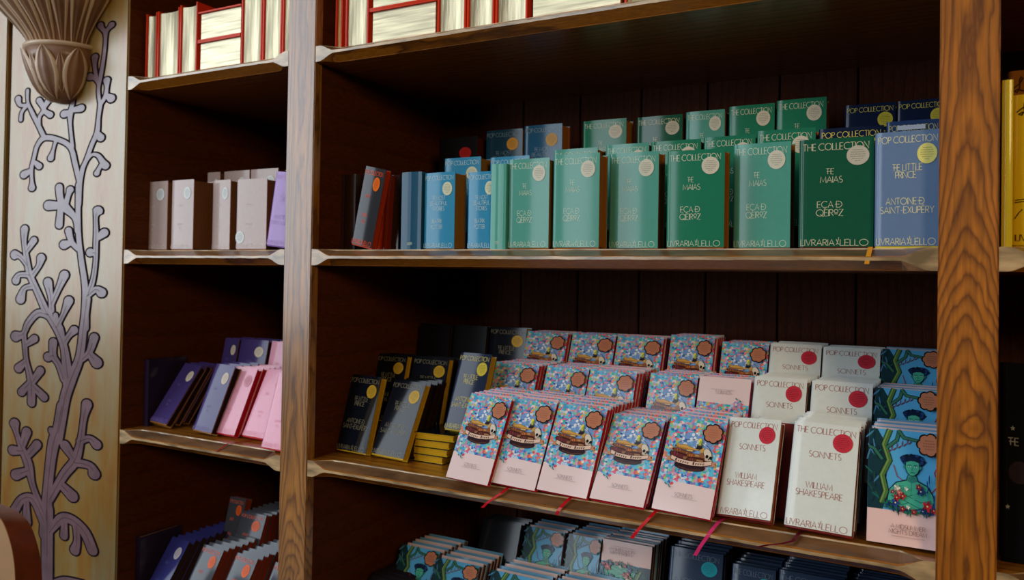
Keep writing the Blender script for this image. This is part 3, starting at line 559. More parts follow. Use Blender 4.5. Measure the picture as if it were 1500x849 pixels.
 ('midsummer',-0.1156,0.2124,-0.481,0.0,25.0,0.0,0.1165,0.2073,0.0165,'garden-portrait book on the low riser,cut by the one in front','books on the low riser of the lower shelf',5,'blue garden-portrait book packed behind the low riser one','garden-portrait books behind the low riser one',0.022),
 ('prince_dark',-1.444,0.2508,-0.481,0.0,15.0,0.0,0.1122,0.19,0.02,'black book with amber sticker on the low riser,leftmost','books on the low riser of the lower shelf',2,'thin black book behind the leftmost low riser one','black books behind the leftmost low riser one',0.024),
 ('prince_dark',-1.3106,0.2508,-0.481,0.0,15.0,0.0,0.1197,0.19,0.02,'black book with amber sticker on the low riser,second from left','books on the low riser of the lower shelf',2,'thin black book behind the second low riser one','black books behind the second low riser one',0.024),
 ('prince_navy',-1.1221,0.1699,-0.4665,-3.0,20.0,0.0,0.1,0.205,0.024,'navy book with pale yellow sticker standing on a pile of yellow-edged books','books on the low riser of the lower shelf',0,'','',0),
 ('confetti',-1.0255,0.3774,-0.4,0.0,22.0,0.0,0.1251,0.1938,0.014,'confetti-print book on the high riser,farthest left','books on the high riser of the lower shelf',4,'confetti-print paperback packed behind the first one on the high riser','confetti books behind the first high riser one',0.0185),
 ('confetti',-0.886,0.377,-0.4,0.0,22.0,0.0,0.1257,0.1948,0.014,'confetti-print book on the high riser,second from left','books on the high riser of the lower shelf',4,'confetti-print paperback packed behind the second one on the high riser','confetti books behind the second high riser one',0.0185),
 ('confetti',-0.7544,0.377,-0.4,0.0,22.0,0.0,0.1262,0.1949,0.014,'confetti-print book on the high riser,third from left','books on the high riser of the lower shelf',4,'confetti-print paperback packed behind the third one on the high riser','confetti books behind the third high riser one',0.0185),
 ('confetti',-0.6083,0.3735,-0.4,0.0,22.0,0.0,0.113,0.2041,0.014,'confetti-print book on the high riser,fourth,with a dark left edge','books on the high riser of the lower shelf',4,'confetti-print paperback packed behind the fourth one on the high riser','confetti books behind the fourth high riser one',0.0185),
 ('confetti',-0.4763,0.3778,-0.4,0.0,22.0,0.0,0.1127,0.1928,0.014,'confetti-print book on the high riser,rightmost and tilted,next to white books','books on the high riser of the lower shelf',4,'confetti-print paperback packed behind the fifth one on the high riser','confetti books behind the fifth high riser one',0.0185),
 ('white_s',-0.3603,0.3781,-0.4,0.0,22.0,0.0,0.1174,0.1921,0.019,'white book with red sticker on the high riser,left one','books on the high riser of the lower shelf',4,'white book packed behind the left one on the high riser','white books behind the left high riser one',0.024),
 ('white_s',-0.2398,0.3788,-0.4,0.0,22.0,0.0,0.1236,0.19,0.019,'white book with red sticker on the high riser,right one','books on the high riser of the lower shelf',4,'white book packed behind the right one on the high riser','white books behind the right high riser one',0.024),
 ('midsummer',-0.112,0.3776,-0.4,0.0,22.0,0.0,0.1172,0.1932,0.017,'garden-portrait book on the high riser,topmost of the three portraits','books on the high riser of the lower shelf',4,'blue garden-portrait book packed behind the high riser one','garden-portrait books behind the high riser one',0.022),
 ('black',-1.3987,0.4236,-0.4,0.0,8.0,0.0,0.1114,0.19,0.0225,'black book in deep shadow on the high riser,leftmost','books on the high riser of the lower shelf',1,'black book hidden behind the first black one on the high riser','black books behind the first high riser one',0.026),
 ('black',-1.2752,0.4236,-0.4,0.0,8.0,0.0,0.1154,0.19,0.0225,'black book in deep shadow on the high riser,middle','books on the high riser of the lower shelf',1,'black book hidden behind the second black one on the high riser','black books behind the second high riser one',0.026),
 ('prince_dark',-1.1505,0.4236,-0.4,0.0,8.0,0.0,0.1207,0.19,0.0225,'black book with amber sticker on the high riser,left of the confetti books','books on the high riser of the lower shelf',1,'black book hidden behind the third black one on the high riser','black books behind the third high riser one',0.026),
 ('violet',-2.135,0.0718,-0.5415,0.0,34.0,4.0,0.082,0.205,0.0215,'dark violet book with beige sticker leaning far back,leftmost in its row','leaning books on the left bay lower shelf',2,'dark book leaning behind the leftmost violet one','dark books behind the leftmost violet',0.03),
 ('violet',-1.9371,0.0661,-0.5415,-2.0,22.0,2.0,0.086,0.205,0.0245,'violet book with pale sticker leaning left of the pink books','leaning books on the left bay lower shelf',3,'violet book packed behind the right violet one','violet books behind the right one',0.03),
 ('pink',-1.8733,0.0831,-0.5415,0.0,24.0,1.0,0.092,0.205,0.0165,'pale pink book with red page side,leftmost of the pink ones','leaning books on the left bay lower shelf',4,'pink book packed behind the leftmost pink one','pink books behind the leftmost',0.022),
 ('pink',-1.764,0.0942,-0.5415,0.0,26.0,1.0,0.092,0.205,0.0165,'deeper pink book between two pale pink ones,partly overlapped','leaning books on the left bay lower shelf',4,'pink book packed behind the middle pink one','pink books behind the middle one',0.022),
 ('pink',-1.6079,0.0166,-0.5415,0.0,16.0,1.0,0.095,0.205,0.02,'palest pink book nearest the front,cut off by the middle post','leaning books on the left bay lower shelf',0,'','',0),
 ('spine_violet',-2.168,0.075,-0.5415,0.0,0.0,0.0,0.022,0.205,0.14,'very dark purple book standing upright in the left corner of the left bay','leaning books on the left bay lower shelf',0,'','',0),
 ('violet',-2.0679,0.2605,-0.47,0.0,12.0,0.0,0.0657,0.19,0.029,'dark violet book with beige sticker on the riser in the left bay','books on the riser of the left bay lower shelf',2,'book hidden behind the left violet one on the left bay riser','hidden books on the left bay riser',0.033),
 ('violet',-1.9961,0.2605,-0.47,0.0,12.0,0.0,0.1236,0.19,0.029,'dark violet book with pale sticker on the riser in the left bay,right one','books on the riser of the left bay lower shelf',2,'book hidden behind the right violet one on the left bay riser','hidden books on the left bay riser',0.033),
 ('pink',-1.8606,0.2605,-0.47,0.0,12.0,0.0,0.0923,0.19,0.029,'pink book edge on the riser beside the middle post','books on the riser of the left bay lower shelf',2,'book hidden behind the pink one on the left bay riser','hidden books on the left bay riser',0.033),
 ('spine_violet',-2.168,0.06,-1.083,0.0,0.0,0.0,0.022,0.205,0.15,'dark indigo book with red top edge in the corner of the bottom left bay','leaning books on the bottom shelf of the left bay',0,'','',0),
 ('indigo',-2.135,0.045,-1.083,-2.0,33.0,2.0,0.085,0.207,0.0185,'indigo book with pale sticker on the bottom shelf of the left bay','leaning books on the bottom shelf of the left bay',8,'indigo book packed behind the front indigo one','indigo books on the bottom shelf',0.026),
 ('greyorange',-1.975,0.045,-1.083,0.0,29.0,2.0,0.09,0.207,0.0175,'grey book with orange sticker,left one of three on the bottom shelf','leaning books on the bottom shelf of the left bay',9,'grey book packed behind the left grey one','grey books behind the left one',0.024),
 ('greyorange',-1.835,0.045,-1.083,0.0,29.0,2.0,0.09,0.207,0.0175,'grey book with orange sticker,middle one of three on the bottom shelf','leaning books on the bottom shelf of the left bay',9,'grey book packed behind the middle grey one','grey books behind the middle one',0.024),
 ('greyorange',-1.675,0.045,-1.083,0.0,27.0,2.0,0.09,0.207,0.018,'grey book with salmon sticker beside the middle post on the bottom shelf','leaning books on the bottom shelf of the left bay',9,'grey book packed behind the right grey one','grey books behind the right one',0.024),
 ('greyorange',-2.0635,0.284,-0.993,0.0,14.0,0.0,0.075,0.19,0.025,'narrow dark book with amber sticker high on the bottom shelf riser','books on the riser of the bottom left bay',0,'','',0),
 ('greyorange',-1.977,0.235,-1.013,0.0,20.0,0.0,0.1109,0.19,0.0175,'grey book with bright orange sticker on the bottom shelf riser','books on the riser of the bottom left bay',6,'grey book packed behind the orange-stickered riser one','grey books on the bottom riser',0.022),
 ('midsummer',-1.2221,0.2188,-1.023,0.0,25.0,0.0,0.1386,0.1922,0.015,'garden-portrait book with tan badge low on the bottom shelf,left one','books on the risers of the bottom shelf in the wide bay',6,'blue garden-portrait book packed behind the left bottom shelf one','garden-portrait stack left on the bottom shelf',0.02),
 ('midsummer',-1.3534,0.2352,-1.023,0.0,25.0,0.0,0.129,0.2006,0.015,'shadowed garden-portrait book,farthest left on the bottom shelf','books on the risers of the bottom shelf in the wide bay',6,'shadowed garden-portrait book packed behind the farthest left one','garden-portrait stack in shadow',0.02),
 ('midsummer',-1.0448,0.2197,-1.023,0.0,25.0,0.0,0.1598,0.19,0.015,'garden-portrait book just out of sight below a fan of pale blue edges','books on the risers of the bottom shelf in the wide bay',7,'pale edge in the left blue fan on the bottom shelf','fan of pale blue edges,left part',0.02),
 ('midsummer',-0.8733,0.2197,-1.023,0.0,25.0,0.0,0.148,0.19,0.015,'garden-portrait book just out of sight below the fan of edges,right part','books on the risers of the bottom shelf in the wide bay',7,'pale edge in the right blue fan on the bottom shelf','fan of pale blue edges,right part',0.02),
 ('black',-1.1649,0.385,-0.948,0.0,20.0,0.0,0.1277,0.19,0.0155,'dark navy book with red side,at the back of the bottom shelf','books on the risers of the bottom shelf in the wide bay',3,'dark book behind the navy one on the bottom shelf','dark books behind the navy one',0.02),
 ('midsummer',-1.0196,0.385,-0.948,0.0,20.0,0.0,0.1183,0.19,0.0155,'shadowed garden-portrait book at the back,left of the lit one','books on the risers of the bottom shelf in the wide bay',4,'garden-portrait book behind the shadowed back one','garden-portrait books behind the shadowed back one',0.02),
 ('midsummer',-0.8889,0.385,-0.948,0.0,20.0,0.0,0.0963,0.19,0.0155,'lit garden-portrait book at the back,left of the upside-down pink foot','books on the risers of the bottom shelf in the wide bay',6,'garden-portrait book behind the lit back one','garden-portrait books behind the lit back one',0.02),
 ('midsummer_up',-0.7885,0.404,-0.948,0.0,14.0,0.0,0.1369,0.19,0.016,'upside-down garden-portrait book with pink foot on top','books on the risers of the bottom shelf in the wide bay',6,'garden-portrait book behind the upside-down one','garden-portrait books behind the upside-down one',0.02),
 ('slate',-0.6024,0.4013,-0.948,0.0,14.0,0.0,0.1344,0.2012,0.022,'slate blue book with turquoise sticker on the bottom shelf','books on the risers of the bottom shelf in the wide bay',4,'slate blue book behind the turquoise-stickered one','slate books behind the stickered one',0.026),
 ('slate',-0.4457,0.4015,-0.963,0.0,14.0,0.0,0.1045,0.2003,0.022,'slate blue book with heading only,right of the turquoise-stickered one','books on the risers of the bottom shelf in the wide bay',4,'slate blue book behind the heading-only one','slate books behind the heading-only one',0.026),
 ('slate',-0.3333,0.3986,-0.968,0.0,14.0,0.0,0.1422,0.2125,0.018,'navy book stack front,second from right on the bottom shelf','books on the risers of the bottom shelf in the wide bay',6,'navy book edge in the stack second from right','navy stack second from right',0.022),
 ('slate',-0.1763,0.398,-0.978,0.0,14.0,0.0,0.1722,0.215,0.018,'navy book stack front,below the right post corner','books on the risers of the bottom shelf in the wide bay',6,'navy book edge in the stack by the right post','navy stack by the right post',0.022),
 ('redside',-1.4,0.1,-1.083,4.0,35.0,6.0,0.12,0.205,0.0165,'dark book with red edges on the bottom shelf beside the middle post','books on the risers of the bottom shelf in the wide bay',9,'red-edged book fanned by the middle post,bottom shelf','red-edged fan on the bottom shelf',0.024),
 ('yellow_spine',0.094,0.02,0.0,0.0,0.0,0.0,0.016,0.283,0.19,'narrow yellow book edge touching the right post','',0,'','',0),
 ('yellow',0.112,0.05,0.0,0.0,0.0,0.0,0.16,0.262,0.03,'yellow book with black script right of the right post','',0,'','',0),
 ('orange_l',0.11,0.12,0.03,0.0,0.0,0.0,0.16,0.29,0.03,'brown-orange book with black script behind the yellow one','',0,'','',0),
 ('blackstar',0.1,0.06,-0.5415,0.0,6.0,0.0,0.17,0.34,0.03,'tall black book with white stars and brown disc right of the right post','',0,'','',0),
]
VINE = [[(-2.3936,0.1419,0.007),(-2.3919,0.21,0.0075),(-2.3797,0.2552,0.007),(-2.3625,0.2816,0.0065),(-2.3354,0.33,0.0065),(-2.3117,0.3646,0.0075),(-2.3063,0.4093,0.0056),(-2.2975,0.4582,0.0056)],
 [(-2.2986,0.4439,0.005),(-2.3101,0.4972,0.005),(-2.2992,0.5442,0.0058),(-2.2858,0.6069,0.005),(-2.2814,0.6544,0.005),(-2.2822,0.6765,0.0066)],
 [(-2.2821,0.6745,0.0066),(-2.2983,0.6867,0.0062),(-2.3082,0.6989,0.0075)],
 [(-2.2821,0.6745,0.0066),(-2.2669,0.6845,0.0062),(-2.2535,0.6926,0.0075)],
 [(-2.3108,0.5173,0.0054),(-2.3261,0.5511,0.0054),(-2.3323,0.5801,0.0062),(-2.3319,0.6023,0.0083)],
 [(-2.3142,0.5217,0.005),(-2.3306,0.5355,0.0058),(-2.3533,0.5431,0.0091)],
 [(-2.2957,0.4517,0.005),(-2.2747,0.4757,0.0062),(-2.2694,0.5012,0.0058),(-2.2702,0.5232,0.0083)],
 [(-2.2716,0.4775,0.0062),(-2.2476,0.4653,0.01)],
 [(-2.3117,0.3646,0.0065),(-2.2933,0.3475,0.0093)],
 [(-2.3589,0.2814,0.0047),(-2.3342,0.2968,0.0047),(-2.3054,0.2929,0.0061),(-2.282,0.2727,0.0084),(-2.2667,0.2593,0.0093)],
 [(-2.2818,0.2682,0.0065),(-2.3002,0.2489,0.0061),(-2.3083,0.2381,0.007)],
 [(-2.3926,0.21,0.007),(-2.4172,0.2709,0.0075),(-2.4455,0.3279,0.0075),(-2.5151,0.3572,0.0075),(-2.5857,0.3668,0.0084),(-2.6229,0.344,0.0065),(-2.639,0.3066,0.0061),(-2.6519,0.2689,0.0065),(-2.6478,0.2303,0.0056),(-2.6468,0.2063,0.0093)],
 [(-2.6517,0.2641,0.0065),(-2.6935,0.2517,0.0103)],
 [(-2.6384,0.2922,0.0056),(-2.6096,0.2754,0.0084)],
 [(-2.4343,0.3272,0.0056),(-2.4483,0.3976,0.0051),(-2.4498,0.4348,0.0084),(-2.4398,0.4664,0.0065),(-2.4385,0.4895,0.007)],
 [(-2.4462,0.4392,0.0075),(-2.4824,0.4366,0.0093)],
 [(-2.439,0.4455,0.0075),(-2.3946,0.4477,0.0093)],
 [(-2.5227,0.354,0.0056),(-2.5354,0.3242,0.0047),(-2.5476,0.299,0.0084)],
 [(-2.5857,0.3677,0.0075),(-2.6193,0.4107,0.007),(-2.6574,0.457,0.0065),(-2.6818,0.4929,0.0047),(-2.6851,0.532,0.0047)],
 [(-2.6789,0.483,0.0056),(-2.7243,0.487,0.0061),(-2.7378,0.5087,0.0084)],
 [(-2.687,0.4813,0.0056),(-2.715,0.4618,0.0056),(-2.7197,0.4369,0.0051)],
 [(-2.6153,0.4104,0.0056),(-2.6141,0.439,0.0056),(-2.5912,0.4609,0.0075),(-2.6187,0.493,0.0075)],
 [(-2.5936,0.4635,0.0065),(-2.5686,0.4874,0.0075)],
 [(-2.591,0.4561,0.0065),(-2.5557,0.4399,0.0079)],
 [(-2.4003,0.2058,0.0073),(-2.396,0.0938,0.0078),(-2.3895,0.0327,0.0078),(-2.3747,-0.0331,0.0083),(-2.3508,-0.1286,0.0093),(-2.3504,-0.2435,0.0104)],
 [(-2.3987,0.0582,0.0073),(-2.4127,0.1017,0.0083),(-2.4639,0.1363,0.0135),(-2.4903,0.1629,0.0104),(-2.4987,0.2021,0.0093)],
 [(-2.4726,0.1417,0.0104),(-2.5539,0.145,0.0124)],
 [(-2.489,0.1318,0.0093),(-2.4937,0.0802,0.0093)],
 [(-2.4641,0.1414,0.0093),(-2.4488,0.177,0.0078),(-2.441,0.1911,0.0093)],
 [(-2.3924,0.0023,0.0073),(-2.4262,0.0254,0.0083),(-2.4442,0.0614,0.0088)],
 [(-2.4302,0.0229,0.0078),(-2.4659,0.0169,0.0114)],
 [(-2.3436,-0.1485,0.0083),(-2.316,-0.0978,0.0073),(-2.304,-0.0378,0.0062),(-2.3046,0.0171,0.0073),(-2.3045,0.057,0.0067),(-2.3078,0.102,0.0062),(-2.299,0.1193,0.0124)],
 [(-2.3013,0.0345,0.0078),(-2.2651,0.0525,0.0104)],
 [(-2.3035,-0.0104,0.0067),(-2.3306,-0.0079,0.0104)],
 [(-2.3382,-0.1433,0.0073),(-2.2992,-0.1224,0.0093),(-2.2714,-0.1317,0.0145)],
 [(-2.5435,-0.211,0.0124),(-2.6035,-0.1342,0.0104),(-2.6458,-0.0821,0.0104),(-2.6661,-0.029,0.0093),(-2.682,0.0245,0.0078),(-2.6821,0.07,0.0104)],
 [(-2.6607,-0.0503,0.0078),(-2.7028,-0.0211,0.0083),(-2.7335,-0.0157,0.0124)],
 [(-2.6715,-0.0076,0.0073),(-2.6283,0.0321,0.0093)],
 [(-2.6458,-0.0821,0.0093),(-2.7047,-0.0828,0.0083),(-2.7242,-0.1019,0.0104)],
 [(-2.6308,-0.1189,0.0093),(-2.6754,-0.1278,0.0083),(-2.6949,-0.163,0.0124)],
 [(-2.6324,-0.0819,0.0093),(-2.5981,-0.0525,0.0083),(-2.586,-0.0261,0.0114)],
 [(-2.5226,-0.1947,0.0093),(-2.5286,-0.1533,0.0083),(-2.5462,-0.1042,0.0114)],
 [(-2.5235,-0.1739,0.0083),(-2.4873,-0.1213,0.0093),(-2.4595,-0.0797,0.0145)],
 [(-2.4948,-0.2499,0.0083),(-2.4627,-0.208,0.0073),(-2.4337,-0.161,0.0114)],
 [(-2.5349,-0.2102,0.0124),(-2.5961,-0.2061,0.0114),(-2.648,-0.2409,0.0104),(-2.6736,-0.2766,0.0088),(-2.717,-0.2877,0.0135)],
 [(-2.6719,-0.2738,0.0078),(-2.6626,-0.3212,0.0078),(-2.6536,-0.3631,0.0073),(-2.6317,-0.4145,0.0104),(-2.6214,-0.4454,0.0124),(-2.6191,-0.5005,0.0104)],
 [(-2.6562,-0.366,0.0078),(-2.6959,-0.3925,0.0114)],
 [(-2.6585,-0.313,0.0073),(-2.612,-0.2905,0.0104)],
 [(-2.6218,-0.4375,0.0093),(-2.5751,-0.3921,0.0104)],
 [(-2.6308,-0.4356,0.0093),(-2.6761,-0.4699,0.0104)],
 [(-2.6171,-0.4424,0.0093),(-2.5516,-0.4763,0.0104)],
 [(-2.5437,-0.2053,0.0114),(-2.4903,-0.255,0.0114),(-2.4546,-0.3045,0.0114),(-2.4372,-0.3647,0.0145),(-2.4248,-0.4249,0.0176)],
 [(-2.4509,-0.2941,0.0083),(-2.4269,-0.2699,0.0083),(-2.4028,-0.2525,0.0104)],
 [(-2.4548,-0.2994,0.0073),(-2.4692,-0.254,0.0078),(-2.4914,-0.2292,0.0073),(-2.5007,-0.209,0.0062)],
 [(-2.4503,-0.4115,0.0093),(-2.4773,-0.3674,0.0093),(-2.5082,-0.3384,0.0104),(-2.5099,-0.2962,0.0104)],
 [(-2.5039,-0.3382,0.0093),(-2.5354,-0.3453,0.0114)],
 [(-2.3418,-0.153,0.0114),(-2.3548,-0.2338,0.0114),(-2.371,-0.3352,0.0124),(-2.4092,-0.4034,0.0155),(-2.4398,-0.4668,0.0155),(-2.4577,-0.5398,0.0155),(-2.4762,-0.6031,0.0176)],
 [(-2.3586,-0.3419,0.0083),(-2.3235,-0.3173,0.0093),(-2.3015,-0.2703,0.0104)],
 [(-2.3233,-0.3223,0.0093),(-2.2868,-0.3473,0.0135)],
 [(-2.4553,-0.4958,0.0155),(-2.4733,-0.5691,0.0155),(-2.4928,-0.6122,0.0176),(-2.5072,-0.6755,0.0155),(-2.52,-0.7802,0.0155),(-2.523,-0.9145,0.0218)],
 [(-2.4976,-0.5973,0.0073),(-2.5095,-0.578,0.0073)],
 [(-2.5064,-0.7988,0.0114),(-2.4382,-0.7128,0.0135),(-2.3827,-0.6602,0.0145),(-2.3568,-0.597,0.0104),(-2.3434,-0.5256,0.0093),(-2.3292,-0.4794,0.0124)],
 [(-2.3608,-0.5975,0.0104),(-2.3133,-0.5832,0.0093),(-2.2772,-0.598,0.0145)],
 [(-2.3869,-0.6557,0.0104),(-2.4354,-0.6185,0.0124)],
 [(-2.3865,-0.6657,0.0124),(-2.3101,-0.6662,0.0114),(-2.2856,-0.6878,0.0176)],
 [(-2.4494,-0.7448,0.0124),(-2.3905,-0.7719,0.0176)],
 [(-2.5389,-0.8449,0.0114),(-2.5988,-0.7705,0.0093),(-2.6284,-0.701,0.0145),(-2.6664,-0.6527,0.0114),(-2.6975,-0.6084,0.0083),(-2.7107,-0.5777,0.0135)],
 [(-2.6622,-0.6469,0.0093),(-2.6417,-0.5982,0.0124)],
 [(-2.657,-0.6622,0.0104),(-2.7188,-0.6668,0.0124)],
 [(-2.6253,-0.669,0.0114),(-2.5826,-0.6326,0.0145)],
 [(-2.6231,-0.7213,0.0104),(-2.697,-0.7457,0.0135)],
 [(-2.5333,-0.8749,0.0166),(-2.597,-0.812,0.0135),(-2.6592,-0.8211,0.0124),(-2.7026,-0.8699,0.0124)],
 [(-2.6321,-0.8224,0.0083),(-2.6292,-0.8902,0.0124)],
 [(-2.504,-0.9033,0.0085),(-2.4555,-0.8575,0.0147),(-2.4189,-0.8442,0.0147),(-2.3698,-0.8514,0.0147),(-2.3209,-0.8768,0.0154),(-2.285,-0.9221,0.0154)],
 [(-2.3695,-0.8588,0.0108),(-2.3616,-0.9058,0.01),(-2.3724,-0.9375,0.0147)],
 [(-2.4274,-0.8606,0.0093),(-2.4289,-0.9022,0.01)],
 [(-2.5198,-0.8293,0.0193),(-2.5096,-1.0761,0.0178)],
 [(-2.497,-1.0736,0.0116),(-2.4232,-1.0441,0.0139),(-2.3265,-1.04,0.0139)]]

# ---------------------------------------------------------------- books
def paper(name, c, rough=.5, coat=.6, cr=.11): return mat(name, rgb(*c), rough, coat=coat, coat_rough=cr, noise=.04, nscale=90, spec=.04)
C = {}
def cm(c, rough=.5, coat=.6, cr=.11):
    k = (c, rough, coat)
    if k not in C: C[k] = paper('paper_%d' % len(C), c, rough, coat, cr)
    return C[k]
ochre = (150, 92, 34); cream = (226, 214, 190)
maias = [('THE COLLECTION', .49, .075, .0125, dict(fit=.106)), ('ŦE', .42, .30, .0105), ('MAIAS', .44, .375, .0115, dict(sp=.1)),
         ('EÇA Đ', .42, .60, .0115), ('QEIRoZ', .42, .675, .012, dict(sp=.13)), ('LIVRARIA', .26, .945, .0115, dict(fit=.055)), ('&', .53, .945, .011), ('LELLO', .75, .945, .0115, dict(fit=.044))]
def shop(l): return [('LIVRARIA', .26, .945, .0115, dict(fit=.055)), ('&', .53, .945, .011), ('LELLO', .75, .945, .0115, dict(fit=.044))] if l else []
pop = [('POP COLLECTION', .5, .07, .0115, dict(fit=.108))]
prince = pop+[('ŦE LITTLE', .5, .31, .0115), ('PRINCE', .48, .375, .0115, dict(sp=.08)), ('ANTOINE Đ', .47, .60, .0115), ('SAINT-EXUPÉRY', .5, .675, .0115, dict(fit=.098))]+shop(1)
potter = pop+[('ŦE MOST', .5, .33, .0105), ('BEAUTIFUL', .5, .40, .0105, dict(fit=.066)), ('STORIES', .5, .47, .0105), ('BEATRIX', .45, .63, .0105, dict(sp=.08)), ('POTTER', .45, .705, .0105)]+shop(1)
sonn = [('SONNETS', .52, .30, .0115, dict(fit=.058)), ('WILLIAM', .47, .59, .0115), ('SHAKESPEARE', .48, .665, .0115, dict(fit=.084))]+shop(1)
K = {  # jacket, cover boards, page edge, lettering key, ink, sticker colour, sticker place
 'maias_pale': ((84, 158, 142), ochre, ochre, 'maias', (206, 222, 200), (212, 210, 192), (.76, .165)),  # lit copy of the green jacket, window glare put into its colour
 'maias_green': ((34, 122, 92), ochre, ochre, 'maias', (206, 214, 188), (212, 206, 186), (.76, .165)),  # same green jacket with less of that glare in its colour
 'maias_dark': ((24, 88, 64), (92, 52, 28), (110, 66, 32), 'maias', (206, 204, 170), (196, 190, 172), (.79, .165)),  # shaded copy of the green jacket, shade put into its colours
 'prince_blue': ((104, 130, 166), (222, 206, 60), cream, 'prince', (228, 222, 180), (232, 224, 130), (.80, .20)),  # navy title's jacket, reflected window light put into its blue
 'prince_mid': ((46, 70, 112), (200, 180, 60), cream, 'prince', (214, 204, 130), (214, 206, 110), (.80, .20)),  # same navy jacket, less of the reflected light put in
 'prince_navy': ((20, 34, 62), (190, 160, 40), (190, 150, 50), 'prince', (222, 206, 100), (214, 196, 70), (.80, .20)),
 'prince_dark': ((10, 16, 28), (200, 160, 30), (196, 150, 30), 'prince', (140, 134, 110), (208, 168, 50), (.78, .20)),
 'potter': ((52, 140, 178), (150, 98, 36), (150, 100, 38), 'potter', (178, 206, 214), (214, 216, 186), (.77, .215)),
 'potter_mid': ((32, 92, 132), (170, 90, 36), ochre, 'potter', (140, 160, 172), (206, 158, 60), (.74, .21)),  # sky blue jacket again, some shade put into jacket and lettering
 'potter_dark': ((16, 56, 76), (120, 70, 30), ochre, 'potter', (110, 130, 138), (214, 150, 40), (.74, .21)),  # sky blue jacket in the unlit back row, shade put into its colours
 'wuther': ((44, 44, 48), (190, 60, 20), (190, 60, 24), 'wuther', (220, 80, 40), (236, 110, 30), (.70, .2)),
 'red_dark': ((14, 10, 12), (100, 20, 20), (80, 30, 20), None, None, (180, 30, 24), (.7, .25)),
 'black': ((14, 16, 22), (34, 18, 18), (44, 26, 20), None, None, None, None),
 'cream': ((190, 168, 162), (150, 86, 50), (110, 70, 44), 'cream', (218, 208, 204), (222, 226, 224), (.74, .19)),
 'cream_low': ((190, 168, 162), (150, 86, 50), (110, 70, 44), 'cream', (218, 208, 204), (222, 226, 224), (.16, .82)),
 'lilac': ((164, 128, 196), (130, 90, 160), cream, 'prince', (184, 150, 210), None, None),
 'confetti': (None, (208, 40, 50), (128, 52, 42), None, None, None, None),
 'confetti_up': (None, (208, 40, 50), (128, 52, 42), None, None, None, None),
 'midsummer': ((100, 160, 200), (70, 30, 34), (150, 120, 100), None, None, None, None),
 'midsummer_up': ((100, 160, 200), (70, 30, 34), (150, 120, 100), None, None, None, None),
 'white_s': ((228, 232, 224), (124, 42, 36), (168, 116, 76), 'sonp', (178, 112, 106), (206, 54, 70), (.77, .168)),
 'white_the': ((228, 232, 224), (124, 42, 36), (168, 116, 76), 'sont', (178, 112, 106), (206, 54, 70), (.77, .168)),
 'confetti_foot': ((232, 190, 196), (208, 40, 50), (128, 52, 42), None, None, None, None),
 'midsummer_foot': ((214, 190, 190), (70, 30, 34), (150, 120, 100), None, None, None, None),
 'redboard': ((126, 42, 34), (126, 42, 34), (176, 120, 80), None, None, None, None),
 'violet': ((66, 52, 108), (150, 100, 40), (40, 26, 30), 'cream', (120, 104, 172), (214, 200, 180), (.74, .2)),
 'pink': ((236, 164, 186), (190, 22, 36), (180, 24, 40), 'cream', (232, 150, 174), (222, 150, 170), (.78, .2)),
 'indigo': ((54, 56, 130), (60, 40, 30), (60, 44, 40), 'cream', (120, 130, 210), (206, 204, 220), (.74, .2)),
 'greyorange': ((74, 78, 88), (150, 50, 26), (140, 60, 40), 'wuther', (236, 110, 90), (250, 110, 50), (.72, .2)),
 'slate': ((54, 74, 104), (30, 34, 50), (40, 40, 50), 'slate', (108, 128, 150), (50, 176, 200), (.76, .2)),
 'redside': ((30, 26, 34), (150, 40, 34), (130, 40, 34), None, None, None, None),
 'yellow': ((226, 188, 30), (190, 150, 20), cream, 'yellow', (60, 48, 16), None, None),
 'orange_l': ((140, 84, 24), (110, 70, 20), cream, 'yellow2', (60, 34, 14), None, None),
 'blackstar': ((12, 12, 16), (12, 12, 14), (60, 50, 40), 'star', (150, 146, 140), None, None),
}
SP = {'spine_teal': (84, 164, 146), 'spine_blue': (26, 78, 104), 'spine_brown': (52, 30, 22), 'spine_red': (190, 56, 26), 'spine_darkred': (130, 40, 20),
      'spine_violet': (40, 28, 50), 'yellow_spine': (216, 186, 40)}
def star(V, F, cx, cz, r):
    i = len(V); V.append((cx, YP-.0003, cz))
    for k in range(10):
        a = math.pi/2+k*math.pi/5; q = r if k % 2 == 0 else r*.45; V.append((cx+q*math.cos(a), YP-.0003, cz+q*math.sin(a)))
    F += [(i, i+1+k, i+1+(k+1) % 10) for k in range(10)]
LM = {}
